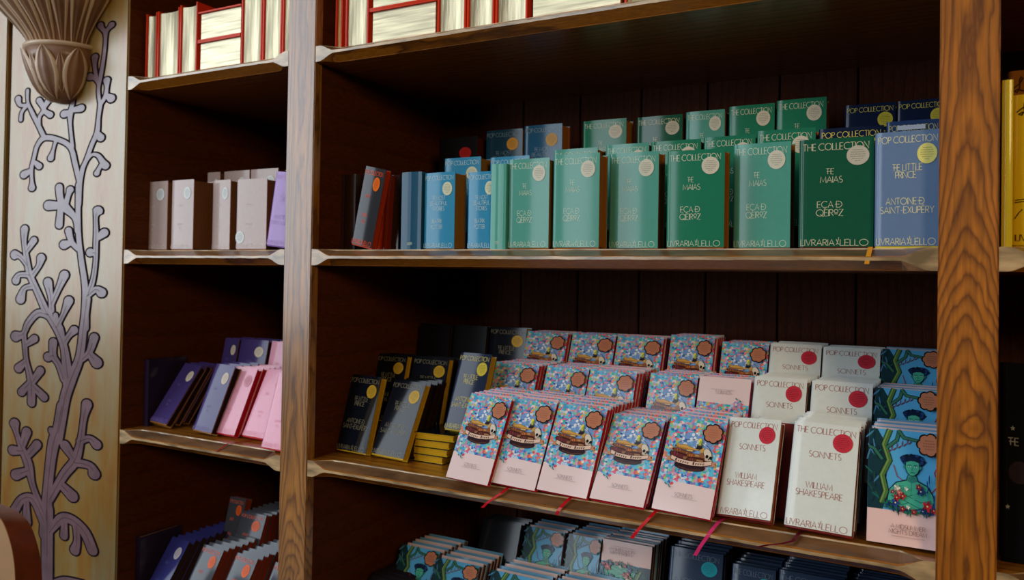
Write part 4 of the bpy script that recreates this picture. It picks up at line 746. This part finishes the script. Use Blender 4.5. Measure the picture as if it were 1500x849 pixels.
def lettering_mesh(key):
    if key in LM: return LM[key]
    if key == 'maias': me = lettering(maias, .085)
    elif key == 'prince': me = lettering(prince, .09)
    elif key == 'potter': me = lettering(potter, .11)
    elif key == 'sonp': me = lettering([('POP COLLECTION', .5, .075, .012, dict(fit=.104))]+sonn, .085)
    elif key == 'sont': me = lettering([('THE COLLECTION', .5, .075, .012, dict(fit=.108))]+sonn, .085)
    elif key == 'cream': me = lettering([('~==~=', .45, .36, .0095), ('~=~~=~', .45, .63, .0095), ('=~=', .45, .69, .0095)]+shop(1), .09)   # too blurred to read in the photograph
    elif key == 'wuther': me = lettering([('POP COLLECTION', .5, .07, .01, dict(fit=.1)), ('=~~=~', .42, .36, .0115), ('~=~=~=', .42, .60, .0115), ('~==~', .42, .68, .0115)]+shop(1), .14)
    elif key == 'slate': me = lettering([('THE COLLECTION', .49, .08, .0125, dict(fit=.106)), ('A MIDSUMMER', .45, .38, .012, dict(fit=.08))], .11)
    elif key in ('yellow', 'yellow2'):
        V = []; F = []
        # script initial L and a, and the shop name at the foot
        ribbon(V, F, [(a*W0, YZ*H0) for a, YZ in [(.03, .885), (.06, .90), (.11, .925), (.13, .95), (.115, .96), (.10, .94), (.10, .89), (.075, .865), (.05, .872), (.08, .885), (.14, .87), (.2, .88)]], .0016, YP-.0003)
        ribbon(V, F, [(a*W0, z*H0) for a, z in [(.26, .9), (.22, .905), (.2, .885), (.23, .873), (.265, .9), (.26, .875), (.3, .88)]], .0014, YP-.0003)
        if key == 'yellow':
            for z in (.295, .31): ribbon(V, F, [(.02*W0, z*H0), (.1*W0, (z+.006)*H0), (.2*W0, z*H0)], .0012, YP-.0003)
            ribbon(V, F, [(.02*W0, .19*H0), (.06*W0, .23*H0), (.09*W0, .25*H0)], .0012, YP-.0003)
            text(V, F, 'LIVRARIA', .03*W0, .045*H0, .0085, y=YP-.0003, weight=.12, align='l')
        me = mesh('cover_lettering', bow(V), F)
    elif key == 'star':
        V = []; F = []; text(V, F, 'ŦE', .06*W0, .58*H0, .0075, y=YP-.0003, weight=.12, align='l', sx=1.2)
        for a, z, q in ((.1, .665, .0028), (.055, .27, .0028), (.3, .75, .003), (.42, .3, .003), (.6, .6, .0025), (.75, .2, .003), (.8, .85, .003)): star(V, F, a*W0, z*H0, q)
        me = mesh('cover_lettering', bow(V), F)
    LM[key] = me; return me
BM = {}
def shell_mesh(name, T, x1, z0, z1, th, out, rnd, bulge=0):
    """jacket or boards: front, rounded spine, back; out = outward offset"""
    k = (name, T, rnd, bulge)
    if k in BM: return BM[k]
    def path(o):
        rr = min(T*.5, .007)+o; x_in = rr-o
        P = [(x1+(x_in-x1)*i/10, -o-bulge*math.sin(math.pi*(x1+(x_in-x1)*i/10)/W0)) for i in range(10)] if bulge else [(x1, -o)]
        c = rr-o
        for i in range(5 if rnd else 2): a = R(90*i/(4 if rnd else 1)); P.append((c-rr*math.sin(a), c-rr*math.cos(a)))
        for i in range(5 if rnd else 2): a = R(90*i/(4 if rnd else 1)); P.append((c-rr*math.cos(a), T-c+rr*math.sin(a)))
        P.append((x1, T+o)); return P
    A = path(out); B = path(out-th); n = len(A); V = []; F = []
    for z in (z0, z1): V += [(x, y, z) for x, y in A]+[(x, y, z) for x, y in B]
    for i in range(n-1):
        F += [(i, i+1, 2*n+i+1, 2*n+i), (n+i+1, n+i, 3*n+i, 3*n+i+1), (i+1, i, n+i, n+i+1), (2*n+i, 2*n+i+1, 3*n+i+1, 3*n+i)]
    F += [(0, 2*n, 3*n, n), (n-1, 2*n-1, 4*n-1, 3*n-1)]
    me = mesh(name, V, F, smooth=True); me.set_sharp_from_angle(angle=R(35)); BM[k] = me; return me
def pages_mesh(T):
    if ('p', T) in BM: return BM[('p', T)]
    n = max(3, int(T/.003)); t = (T-.005)/n; x = W0-.0035
    # one block whose fore edge is finely ribbed by the leaves
    O = [(.003, .0025)]
    for i in range(n):
        d = .0006 if i % 2 else 0; O += [(x-d, .0025+i*t), (x-d, .0025+(i+1)*t)]
    O.append((.003, T-.0025)); m_ = len(O)
    V = [(a, b, .004) for a, b in O]+[(a, b, H0-.004) for a, b in O]
    F = [(i, (i+1) % m_, m_+(i+1) % m_, m_+i) for i in range(m_)]+[tuple(reversed(range(m_))), tuple(range(m_, 2*m_))]
    me = mesh('page_block', V, F); BM[('p', T)] = me; return me
OM = {}
def child(name, me, m, root, override=True):
    """shared mesh, material linked on the object"""
    o = bpy.data.objects.new(name, me); COL.objects.link(o); o.parent = root
    if m is not None:
        if not me.materials: me.materials.append(m)
        elif me.materials[0] != m: o.material_slots[0].link = 'OBJECT'; o.material_slots[0].material = m
    return o
def build_book(kind, T, plain=False):
    root = bpy.data.objects.new('book', None); COL.objects.link(root); root.empty_display_size = .02
    if kind in SP:
        return root
    jc, cc, pc, let, ink, stc, stp = K[kind]
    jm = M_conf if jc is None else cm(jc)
    child('cover_boards', shell_mesh('cover_boards', T, W0-.0005, 0, H0-.002, .0022, 0, True), cm(cc, .55, .1), root)
    child('page_block', pages_mesh(T), cm(pc, .7, 0), root)
    j = child('dust_jacket', shell_mesh('dust_jacket', T, W0, .0035, H0, .0012, .0014, True, 0 if (let is None and kind != 'black') or kind == 'blackstar' else BULGE), jm, root)
    if not plain:
        if let:
            child('cover_lettering', lettering_mesh(let), cm(ink, .45, .3), j)
        if stc:
            k = ('st', stp)
            if k not in OM: OM[k] = sticker_mesh(*stp)
            me = OM[k]; s = bpy.data.objects.new('sticker', me); COL.objects.link(s); s.parent = root
            inkc = tuple(int(v*.72) for v in stc)
            if len(me.materials) == 0: me.materials.append(cm(stc, .5, .2)); me.materials.append(cm(inkc, .5, .2))
            for i, m in enumerate((cm(stc, .5, .2), cm(inkc, .5, .2))):
                s.material_slots[i].link = 'OBJECT'; s.material_slots[i].material = m
        if kind in ('confetti', 'confetti_up', 'midsummer', 'midsummer_up'):
            if kind not in OM: OM[kind] = {'c': print_confetti, 'm': print_portrait}[kind[0]](flip=kind.endswith('up'))
            child('cover_print', OM[kind], None, j)
        if kind == 'blackstar':
            V = []; F = []; disc(V, F, .16*W0, .445*H0, .011, YP-.0004, 40, 16, .08); child('sticker', mesh('sticker', V, F), cm((44, 32, 34), .5, .2), root)
    return root
def dup(root):
    r_ = root.copy(); COL.objects.link(r_)
    for ch in [c for c in root.children]:
        c = ch.copy(); COL.objects.link(c); c.parent = r_
        for g in [q for q in ch.children]:
            d = g.copy(); COL.objects.link(d); d.parent = c
    return r_
def spine_book(kind, W, H, T):
    root = bpy.data.objects.new('book', None); COL.objects.link(root); root.empty_display_size = .02
    c = cm(SP[kind], .4, .5)
    V = []; F = []; n = 7
    P = [(W*i/(n-1), -.002*math.sin(math.pi*i/(n-1))) for i in range(n)]
    out = P+[(W, T)]+[(W-.002, T), (W-.002, .003), (.002, .003), (.002, T)]+[(0, T)]
    m_ = len(out); V = [(x, y, 0) for x, y in out]+[(x, y, H) for x, y in out]
    F = [(i, (i+1) % m_, m_+(i+1) % m_, m_+i) for i in range(m_)]
    # caps as quads round the U
    idx = list(range(m_)); F.append(tuple(reversed(range(m_)))); F.append(tuple(range(m_, 2*m_)))
    link('cover_boards', mesh('cover_boards', V, F), c, root)
    V = []; F = []; box(V, F, (.0025, .0035, .003), (W-.0025, T-.003, H-.003)); link('page_block', mesh('page_block', V, F), cm((120, 84, 50) if kind != 'spine_red' else (190, 60, 30), .7, 0), root)
    if W > .03 and kind in ('spine_teal', 'spine_blue'):
        V = []; F = []
        for t in range(4): ribbon(V, F, [(W*.35, H*(.06+.01*t)), (W*.6, H*(.065+.01*t))], .0008, -.0025)
        link('spine_lettering', mesh('spine_lettering', V, F), cm((190, 200, 180), .5, .2), root)
    return root
cache = {}
HALF = random.Random(11)
ORD = ['first', 'second', 'third', 'fourth', 'fifth', 'sixth', 'seventh', 'eighth', 'ninth', 'tenth']
for (kind, x, y, z, rot, lean, tilt, W, H, T, label, group, nb, blabel, bg, dy) in BOOKS:
    if kind in SP:
        b = spine_book(kind, W, H, T); sc = (1, 1, 1)
    else:
        key = (kind, T)
        if key in cache: b = dup(cache[key])
        else: b = build_book(kind, T); cache[key] = b
        sc = (W/W0, 1, H/H0)
    lift = T*math.sin(R(lean))+(max(0, W*math.sin(R(tilt))) if tilt > 0 else 0)
    b.rotation_mode = 'YXZ'; b.rotation_euler = (-R(lean), R(tilt), R(rot)); b.location = (x, y, z+lift+.0004); b.scale = sc
    tag(b, label, 'book', group or None)
    if nb:
        key = (kind, T, 'plain'); bk = kind.replace('_up', '')
        if bk == 'redboard': bk = 'white_s'
        if bk == 'prince_dark': bk = 'black'
        key = (bk, T, 'plain')
        for i in range(nb):
            # every other picture-cover book is packed head down, so its pale foot shows at the top
            if bk in ('confetti', 'midsummer') and i % 2 == 0: key = (bk+'_foot', T, 'plain')
            else: key = (bk, T, 'plain')
            if key in cache: q = dup(cache[key])
            else: q = build_book(key[0], T, plain=True); cache[key] = q
            q.rotation_mode = 'YXZ'; q.rotation_euler = (-R(lean+HALF.uniform(-.15, .15)), R(tilt*.5+HALF.uniform(-.4, .4)), R(rot*.7+HALF.uniform(-.3, .3)))
            q.location = (x+(i+1)*.0012+HALF.uniform(-.002, .002), y+dy*(i+1), z+lift+.0004); q.scale = (W/W0, 1, H/H0*HALF.uniform(.99, 1.0))
            tag(q, blabel+', '+ORD[i]+' in line', 'book', bg)
# pile of yellow-edged books lying flat under the navy one
for i in range(4):
    b = build_book('prince_dark', .0165, plain=True); b.rotation_mode = 'XYZ'
    b.rotation_euler = (R(-90), 0, R(-4+3*i)); b.location = (-1.215+.004*(i % 2), .135+.205, ZL1+.0005+.0185*i+.0165)
    b.rotation_euler = (R(90), 0, R(-2+2*i)); b.location = (-1.215+.004*(i % 2), .345, ZL1+.002+.0185*i)
    b.rotation_euler = (R(90), R(0), R(-2+2*i)); 
    tag(b, ('lowest', 'second lowest', 'second highest', 'topmost')[i]+' yellow-edged book lying flat in the pile under the navy book', 'book', 'pile of yellow-edged books')
# white paper strip tucked on the blue book
b = boxobj('paper_strip', (-.075, .2150, .2445), (-.025, .2165, .2535), cm((206, 212, 220), .6, 0), bevel=0); tag(b, 'white paper strip standing on top of the blue book behind the slate blue one', 'paper')

# ---------------------------------------------------------------- gilt-edged red books on the top shelf
def gilt():
    m = mat('gilt_edge', rgb(226, 214, 176), .34, metal=.45, noise=.45, nscale=22, stretch=(6, 1, .35), bump=.5); return m
M_giltV = gilt()
M_giltH = mat('gilt_edge_flat', rgb(226, 214, 176), .34, metal=.45, noise=.45, nscale=22, stretch=(.35, 1, 6), bump=.5)
M_redc = cm((214, 58, 26), .5, .2)
def gilt_book(x0, x1, z0, z1, flat, label, dark=False):
    root = empty('gilt_edged_book', (x0, .05, z0), label, 'book', 'gilt-edged red books on the top shelf')
    w_, h_ = x1-x0, z1-z0; t = .0045
    V = []; F = []
    if not flat:
        box(V, F, (0, 0, 0), (t, .15, h_)); box(V, F, (w_-t, 0, 0), (w_, .15, h_)); box(V, F, (t, .146, 0), (w_-t, .15, h_))
        link('cover_boards', mesh('cover_boards', V, F), M_redc, root)
        n = 10; V = []; F = []
        for i in range(n+1):
            a = i/n; yy = .006+.006*math.sin(math.pi*a); xx = t+.0006+(w_-2*t-.0012)*a; V += [(xx, yy, .006), (xx, yy, h_-.006), (xx, .145, .006), (xx, .145, h_-.006)]
        for i in range(n):
            a = i*4; F += [(a, a+4, a+5, a+1), (a+1, a+5, a+7, a+3), (a+2, a, a+1, a+3)[:0] or (a, a+2, a+6, a+4)]
        F += [(0, 1, 3, 2), (4*n, 4*n+2, 4*n+3, 4*n+1)]
        link('page_block', mesh('page_block', V, F), M_giltV, root)
    else:
        box(V, F, (0, 0, 0), (w_, .15, t)); box(V, F, (0, 0, h_-t), (w_, .15, h_)); box(V, F, (0, .146, t), (w_, .15, h_-t))
        link('cover_boards', mesh('cover_boards', V, F), M_redc, root)
        V = []; F = []; box(V, F, (.006, .007, t+.0006), (w_-.006, .145, h_-t-.0006)); link('page_block', mesh('page_block', V, F), M_giltH, root)
zt = ZT1+.0005
Vb = [(-2.162, -2.112, .728, 'gilt-edged red book, leftmost in the dim corner of the top left bay'), (-2.108, -2.012, .729, 'gilt-edged red book, second from the left on the top shelf'), (-2.008, -1.934, .733, 'gilt-edged red book just left of the flat pair in the top left bay'),
      (-1.751, -1.671, .735, 'gilt-edged red book just right of the flat pair in the top left bay'), (-1.668, -1.597, .735, 'gilt-edged red book, second right of the flat pair in the top left bay'), (-1.594, -1.53, .735, 'gilt-edged red book touching the middle post on its left'),
      (-1.405, -1.382, .74, 'thin gilt-edged red book, first right of the middle post'), (-1.371, -1.296, .735, 'gilt-edged red book left of the first flat book in the top wide bay'),
      (-1.083, -1.002, .735, 'gilt-edged red book right of the first flat book in the top wide bay'), (-.998, -.924, .735, 'gilt-edged red book, second right of the first flat book'), (-.92, -.836, .735, 'gilt-edged red book, third right of the first flat book'),
      (-.60, -.52, .735, 'gilt-edged red book right of the second flat book in the top wide bay'), (-.515, -.44, .735, 'gilt-edged red book, second right of the second flat book')]
for x0, x1, z1, l in Vb: gilt_book(x0, x1, zt, z1, False, l)
for x0, x1, z0, z1, l in ((-1.93, -1.755, zt, zt+.088, 'gilt-edged red book lying flat, lower of the pair in the top left bay'), (-1.93, -1.755, zt+.0885, zt+.175, 'gilt-edged red book lying flat on top of the pair in the top left bay'),
                         (-1.292, -1.087, zt, zt+.088, 'gilt-edged red book lying flat, lower of the pair near the middle post'), (-1.292, -1.087, zt+.0885, zt+.175, 'gilt-edged red book lying flat, upper of the pair near the middle post'),
                         (-.83, -.606, zt, zt+.088, 'gilt-edged red book lying flat where the top shelf leaves the picture')):
    gilt_book(x0, x1, z0, z1, True, l)

# ---------------------------------------------------------------- ribbon bookmarks (each a part of its book)
def near(px, pz, zr):
    best = None
    for o in COL.objects:
        if o.type == 'EMPTY' and o.get('category') == 'book' and abs(o.location.z-zr) < .05 and o.location.y < .15:
            d = abs(o.location.x+.05-px)
            if best is None or d < best[0]: best = (d, o)
    return best[1]
def bookmark(pts, w_, col, book, label):
    V = []; F = []
    for i, (x, y, z) in enumerate(pts):
        V += [(x-w_/2, y, z), (x+w_/2, y, z)]
    for i in range(len(pts)-1): F.append((2*i, 2*i+1, 2*i+3, 2*i+2))
    n = len(V); V += [(x, y+.0006, z+.0003) for x, y, z in V]; F += [tuple(n+i for i in reversed(f_)) for f_ in F]
    bpy.context.view_layer.update()
    o = link('ribbon_bookmark', mesh('ribbon_bookmark', V, F), cm(col, .4, .4)); o.parent = book; o.matrix_parent_inverse = book.matrix_world.inverted(); o['label'] = label
for (x0, x1, z1, col, l) in ((-.86, -.901, -.583, (196, 20, 30), 'red ribbon over the shelf edge'), (-.705, -.716, -.570, (200, 20, 30), 'red ribbon over the shelf edge'), (-.514, -.547, -.592, (206, 20, 26), 'red ribbon slanting over the shelf edge'), (-.384, -.416, -.603, (214, 50, 110), 'pink ribbon over the shelf edge'), (-.235, -.297, -.566, (90, 16, 30), 'dark red ribbon over the shelf edge')):
    a = 1 if x1 < -.29 else .5
    pts = [(x0+.012, .06, ZL1+.002), (x0+.006, .028, ZL1+.002), (x0, .008, ZL1-.006), (x0*.7+x1*.3, -.002, ZL1*.7+z1*.3-.004), (x0*.3+x1*.7, -.005, ZL1*.3+z1*.7), (x1, -.004, z1)]
    bookmark(pts, .0075, col, near(x0, 0, ZL1), l)
bookmark([(-1.72, .10, ZL1+.002), (-1.735, .05, ZL1+.002), (-1.745, .026, ZL1+.001), (-1.752, .006, ZL1-.012), (-1.757, -.001, -.559)], .005, (150, 16, 26), near(-1.74, 0, ZL1), 'thin dark red ribbon over the shelf edge')
bookmark([(-.108, .06, .0015), (-.109, .026, .0015), (-.111, .004, -.016), (-.113, -.0015, -.030)], .008, (212, 142, 30), near(-.17, 0, 0), 'orange ribbon over the shelf edge')

# ---------------------------------------------------------------- painted pilaster with the tree relief
pil = empty('painted_pilaster', (-2.49, 0, -1.75), 'silver and gold painted pilaster with raised tree branches, left end of the bookcase', 'pilaster')
def ppart(o): o.parent = pil; o.matrix_parent_inverse = Matrix.Translation(pil.location).inverted(); return o
def panel_mat():
    m = bpy.data.materials.new('silver_gilt_paint'); m.use_nodes = True; nt = m.node_tree; N = nt.nodes; L = nt.links; b = N['Principled BSDF']
    tc = N.new('ShaderNodeTexCoord'); mp = N.new('ShaderNodeMapping'); mp.inputs['Scale'].default_value = (9, 9, 2.2); L.new(tc.outputs['Object'], mp.inputs[0])
    n = N.new('ShaderNodeTexNoise'); n.inputs['Scale'].default_value = 1.6; n.inputs['Detail'].default_value = 7; n.inputs['Roughness'].default_value = .62; L.new(mp.outputs[0], n.inputs['Vector'])
    cr = N.new('ShaderNodeValToRGB'); e = cr.color_ramp.elements; e[0].position = .3; e[0].color = rgb(140, 84, 6); e[1].position = .68; e[1].color = rgb(140, 124, 80)
    x = e.new(.45); x.color = rgb(144, 104, 30)
    L.new(n.outputs[0], cr.inputs[0]); L.new(cr.outputs[0], b.inputs['Base Color'])
    b.inputs['Metallic'].default_value = .1; b.inputs['Roughness'].default_value = .4; b.inputs['Coat Weight'].default_value = .85; b.inputs['Coat Roughness'].default_value = .24
    mp2 = N.new('ShaderNodeMapping'); mp2.inputs['Scale'].default_value = (60, 60, 9); L.new(tc.outputs['Object'], mp2.inputs[0])
    n2 = N.new('ShaderNodeTexNoise'); n2.inputs['Scale'].default_value = 2; n2.inputs['Detail'].default_value = 5; L.new(mp2.outputs[0], n2.inputs['Vector'])
    bp = N.new('ShaderNodeBump'); bp.inputs['Strength'].default_value = .35; bp.inputs['Distance'].default_value = .002; L.new(n2.outputs[0], bp.inputs['Height']); L.new(bp.outputs[0], b.inputs['Normal'])
    return m
M_panel = panel_mat()
ppart(boxobj('panel', (-2.785, -.001, -1.75), (-2.175, .05, 1.18), M_panel, bevel=.004))
ppart(boxobj('groove', (-2.81, .012, -1.75), (-2.785, .05, 1.18), mat('groove_dark', rgb(50, 24, 16), .6), bevel=0))
ppart(boxobj('side_stile', (-3.3, -.001, -1.75), (-2.812, .05, 1.18), M_panel, bevel=.004))
M_vine = mat('relief_mauve', rgb(120, 90, 96), .5, spec=.2, coat=.85, noise=.35, nscale=14, bump=.2, coat_rough=.2)
M_vline = mat('relief_outline', rgb(26, 16, 26), .9, spec=.05)
AN = 1.62
def spline(P, n=5):
    out = []
    for i in range(len(P)-1):
        a = P[max(0, i-1)]; b = P[i]; c = P[i+1]; d = P[min(len(P)-1, i+2)]
        for k in range(n):
            t = k/n; out.append(tuple(.5*((2*b[j])+(-a[j]+c[j])*t+(2*a[j]-5*b[j]+4*c[j]-d[j])*t*t+(-a[j]+3*b[j]-3*c[j]+d[j])*t**3) for j in range(3)))
    out.append(P[-1]); return out
def capsule(V, F, P, grow, y0, y1, dome=0):
    P = [(x/AN, z, r_) for x, z, r_ in P]
    if len(P) > 1 and .0045 < P[-1][2] < .014: P[-1] = (P[-1][0], P[-1][1], P[-1][2]*1.25)
    Q = spline(P)
    Lf = []; Rt = []
    for i, (x, z, r_) in enumerate(Q):
        a = Q[max(0, i-1)]; b = Q[min(len(Q)-1, i+1)]; dx, dz = b[0]-a[0], b[1]-a[1]; l = math.hypot(dx, dz) or 1
        rr = r_+grow; Lf.append((x-dz/l*rr, z+dx/l*rr)); Rt.append((x+dz/l*rr, z-dx/l*rr))
    def cap(i, j):
        x, z, r_ = Q[i]; a = Q[j]; an = math.atan2(z-a[1], x-a[0]); rr = r_+grow
        return [(x+rr*math.cos(an+R(t)), z+rr*math.sin(an+R(t))) for t in (-60, -30, 0, 30, 60)]
    O = Rt+cap(-1, -2)+list(reversed(Lf))+cap(0, 1); n = len(O); i = len(V)
    V += [(x*AN, y0, z) for x, z in O]+[(x*AN, y1, z) for x, z in O]
    for k in range(n): F.append((i+k, i+(k+1) % n, i+n+(k+1) % n, i+n+k))
    m_ = len(Rt)
    def top(o):
        for k in range(m_-1): F.append((o+k, o+k+1, o+n-6-k-1, o+n-6-k))
        F.append(tuple(range(o+m_-1, o+m_+6))); F.append(tuple([o+n-6]+list(range(o+n-5, o+n))+[o]))
    top(i)
V = []; F = []
for i, s in enumerate(VINE): capsule(V, F, s, .0046, -.0015-.000004*i, -.0008)
ppart(link('branch_outline', mesh('branch_outline', V, F), M_vline))
V = []; F = []
for i, s in enumerate(VINE): capsule(V, F, s, -.0002, -.0024-.000006*i, -.0008)
ppart(link('tree_relief', mesh('tree_relief', V, F), M_vine))
# incised veins in the leaves
V = []; F = []
for s in VINE:
    if len(s) >= 2 and s[0][1] < .02 and s[-1][2] > .009:
        q = spline([(x/AN, z, r_) for x, z, r_ in s]); q = q[:-2] if len(q) > 4 else q
        W_ = [(x*AN, z) for x, z, r_ in q]; ribbon(V, F, W_, .0012, -.0031)
ppart(link('leaf_vein', mesh('leaf_vein', V, F), M_vline))

# carved lotus corbel
cap_ = empty('lotus_corbel', (-2.475, 0, .47), 'carved terracotta-brown lotus corbel jutting from the top of the painted pilaster', 'corbel')
def cpart(o): o.parent = cap_; o.matrix_parent_inverse = Matrix.Translation(cap_.location).inverted(); return o
M_clay = mat('carved_clay', rgb(142, 102, 72), .5, coat=.2, noise=.35, nscale=9, bump=.25)
M_clay2 = mat('carved_clay_edge', rgb(206, 178, 148), .45, coat=.3)
CX, CY = -2.475, -.001
prof_low = [(.468, .012), (.474, .045), (.49, .07), (.52, .09), (.56, .106), (.60, .117), (.632, .122)]
prof_up = [(.632, .098), (.66, .110), (.70, .140), (.75, .188), (.80, .235), (.86, .285), (.93, .325), (1.0, .35)]
def rad(prof, z):
    for (a, ra), (b, rb) in zip(prof, prof[1:]):
        if a <= z <= b: return ra+(rb-ra)*(z-a)/(b-a)
    return prof[0][1] if z < prof[0][0] else prof[-1][1]
def pt(a, rr, z): return (CX+rr*math.cos(a), CY-abs(rr*math.sin(a))*.95, z)
def core(prof, name):
    V = []; F = []; n = 40
    for z, rr in prof: V += [pt(math.pi*i/n, rr, z) for i in range(n+1)]
    for j in range(len(prof)-1):
        for i in range(n): a = j*(n+1)+i; F.append((a, a+n+1, a+n+2, a+1))
    i0 = len(V); V.append((CX, CY, prof[0][0])); F += [(i0, i, i+1) for i in range(n)]
    i1 = len(V); V.append((CX, CY, prof[-1][0])); o = (len(prof)-1)*(n+1); F += [(i1, o+i+1, o+i) for i in range(n)]
    me = mesh(name, V, F, smooth=True); me.update(); return cpart(link(name, me, M_clay))
core(prof_low, 'lower_bowl'); core(prof_up, 'upper_bell')
def petal(name, prof, a0, z0, z1, half, th, rim, bulge=.5, wf=None):
    """a leaf lying on the bell: raised edge, hollow blade, raised midrib"""
    NU, NV = 10, 14; V = []; F = []; mi = []
    wf = wf or (lambda t: math.sin(math.pi*min(1, .12+t*.88))**.6*(1-.15*t))
    for j in range(NV+1):
        t = j/NV; z = z0+(z1-z0)*t; r0 = rad(prof, z); wd = half*wf(t)
        for i in range(NU+1):
            s = -1+2*i/NU; h = th*(.35+.65*abs(s)**3)+th*.55*math.exp(-(s/.16)**2)
            if abs(s) > .99: h = 0.0
            V.append(pt(a0+s*wd, r0+h+.004*math.sin(math.pi*t)*bulge+(.018*t**3*rim), z))
    for j in range(NV):
        for i in range(NU): a = j*(NU+1)+i; F.append((a, a+NU+1, a+NU+2, a+1)); mi.append(1 if i in (0, 1, NU-2, NU-1) else 0)
    me = mesh(name, V, F, mi, smooth=True); return cpart(link(name, me, [M_clay, M_clay2]))
leaf = lambda t: max(.02, math.sin(math.pi*(t**.8))**.75)
for k, a in enumerate((20, 66, 112, 158)): petal('lower_petal', prof_low, R(a), .474, .624, R(22), .011, .3, wf=leaf)
for k, a in enumerate((43, 89, 135)): petal('lower_petal', prof_low, R(a), .49, .605, R(9), .006, .3, wf=leaf)
for k in range(11): petal('upper_petal', prof_up, R(8+16.4*k), .642, .95, R(8.0), .011, .6, wf=lambda t: .35+.65*math.sin(math.pi*min(1, t*.9+.05))**.8)
V = []; F = []
n = 40
for z, rr in ((.628, .121), (.632, .128), (.640, .128), (.646, .102)): V += [pt(math.pi*i/n, rr, z) for i in range(n+1)]
for j in range(3):
    for i in range(n): a = j*(n+1)+i; F.append((a, a+n+1, a+n+2, a+1))
cpart(link('collar', mesh('collar', V, F, smooth=True), M_clay2))
core([(.99, .30), (1.02, .36), (1.1, .37)], 'abacus')

# ---------------------------------------------------------------- curved wooden rail end in the lower left foreground
rl = empty('stair_rail_end', (-2.1, -.4, -1.75), 'curved tan wooden rail end with red-brown side in the bottom left corner', 'rail')
O = [(x, z) for x, z, _ in spline([(-2.34, -.660, 0), (-2.2, -.662, 0), (-2.12, -.668, 0), (-2.065, -.684, 0), (-2.038, -.706, 0), (-2.016, -.738, 0), (-2.002, -.77, 0), (-1.993, -.81, 0), (-1.988, -.87, 0), (-1.986, -1.0, 0)], 4)]+[(-1.986, -1.75), (-2.34, -1.75)]
n = len(O)
def rpart(o): o.parent = rl; o.matrix_parent_inverse = Matrix.Translation(rl.location).inverted()
V = [(x, -.4, z) for x, z in O]+[(x, -.335, z-.022) for x, z in O]
me = mesh('rail_rim', V, [(i, (i+1) % n, n+(i+1) % n, n+i) for i in range(n)], smooth=True); me.set_sharp_from_angle(angle=R(30))
rpart(link('rail_rim', me, mat('rail_redbrown', rgb(128, 56, 14), .5, coat=.15, noise=.3)))
V = [(x-.002, -.4006, z-.002) for x, z in O]+[(x-.002, -.396, z-.002) for x, z in O]
rpart(link('rail_face', mesh('rail_face', V, [tuple(range(n))]+[(i, (i+1) % n, n+(i+1) % n, n+i) for i in range(n)]), mat('rail_tan', rgb(176, 134, 92), .5, coat=.1, noise=.15, nscale=8)))
V = [(x, -.3345, z-.022) for x, z in O]; rpart(link('rail_back', mesh('rail_back', V, [tuple(reversed(range(n)))]), mat('rail_back_tan', rgb(150, 110, 70), .5)))
for o in COL.objects:
    if o.type == 'MESH' and o.name.split('.')[0] in ('cover_lettering', 'spine_lettering', 'cover_print', 'leaf_vein', 'tree_relief', 'branch_outline', 'sticker') and o.name.split('.')[0] != 'sticker': o['kind'] = 'stuff'
bpy.context.view_layer.update()
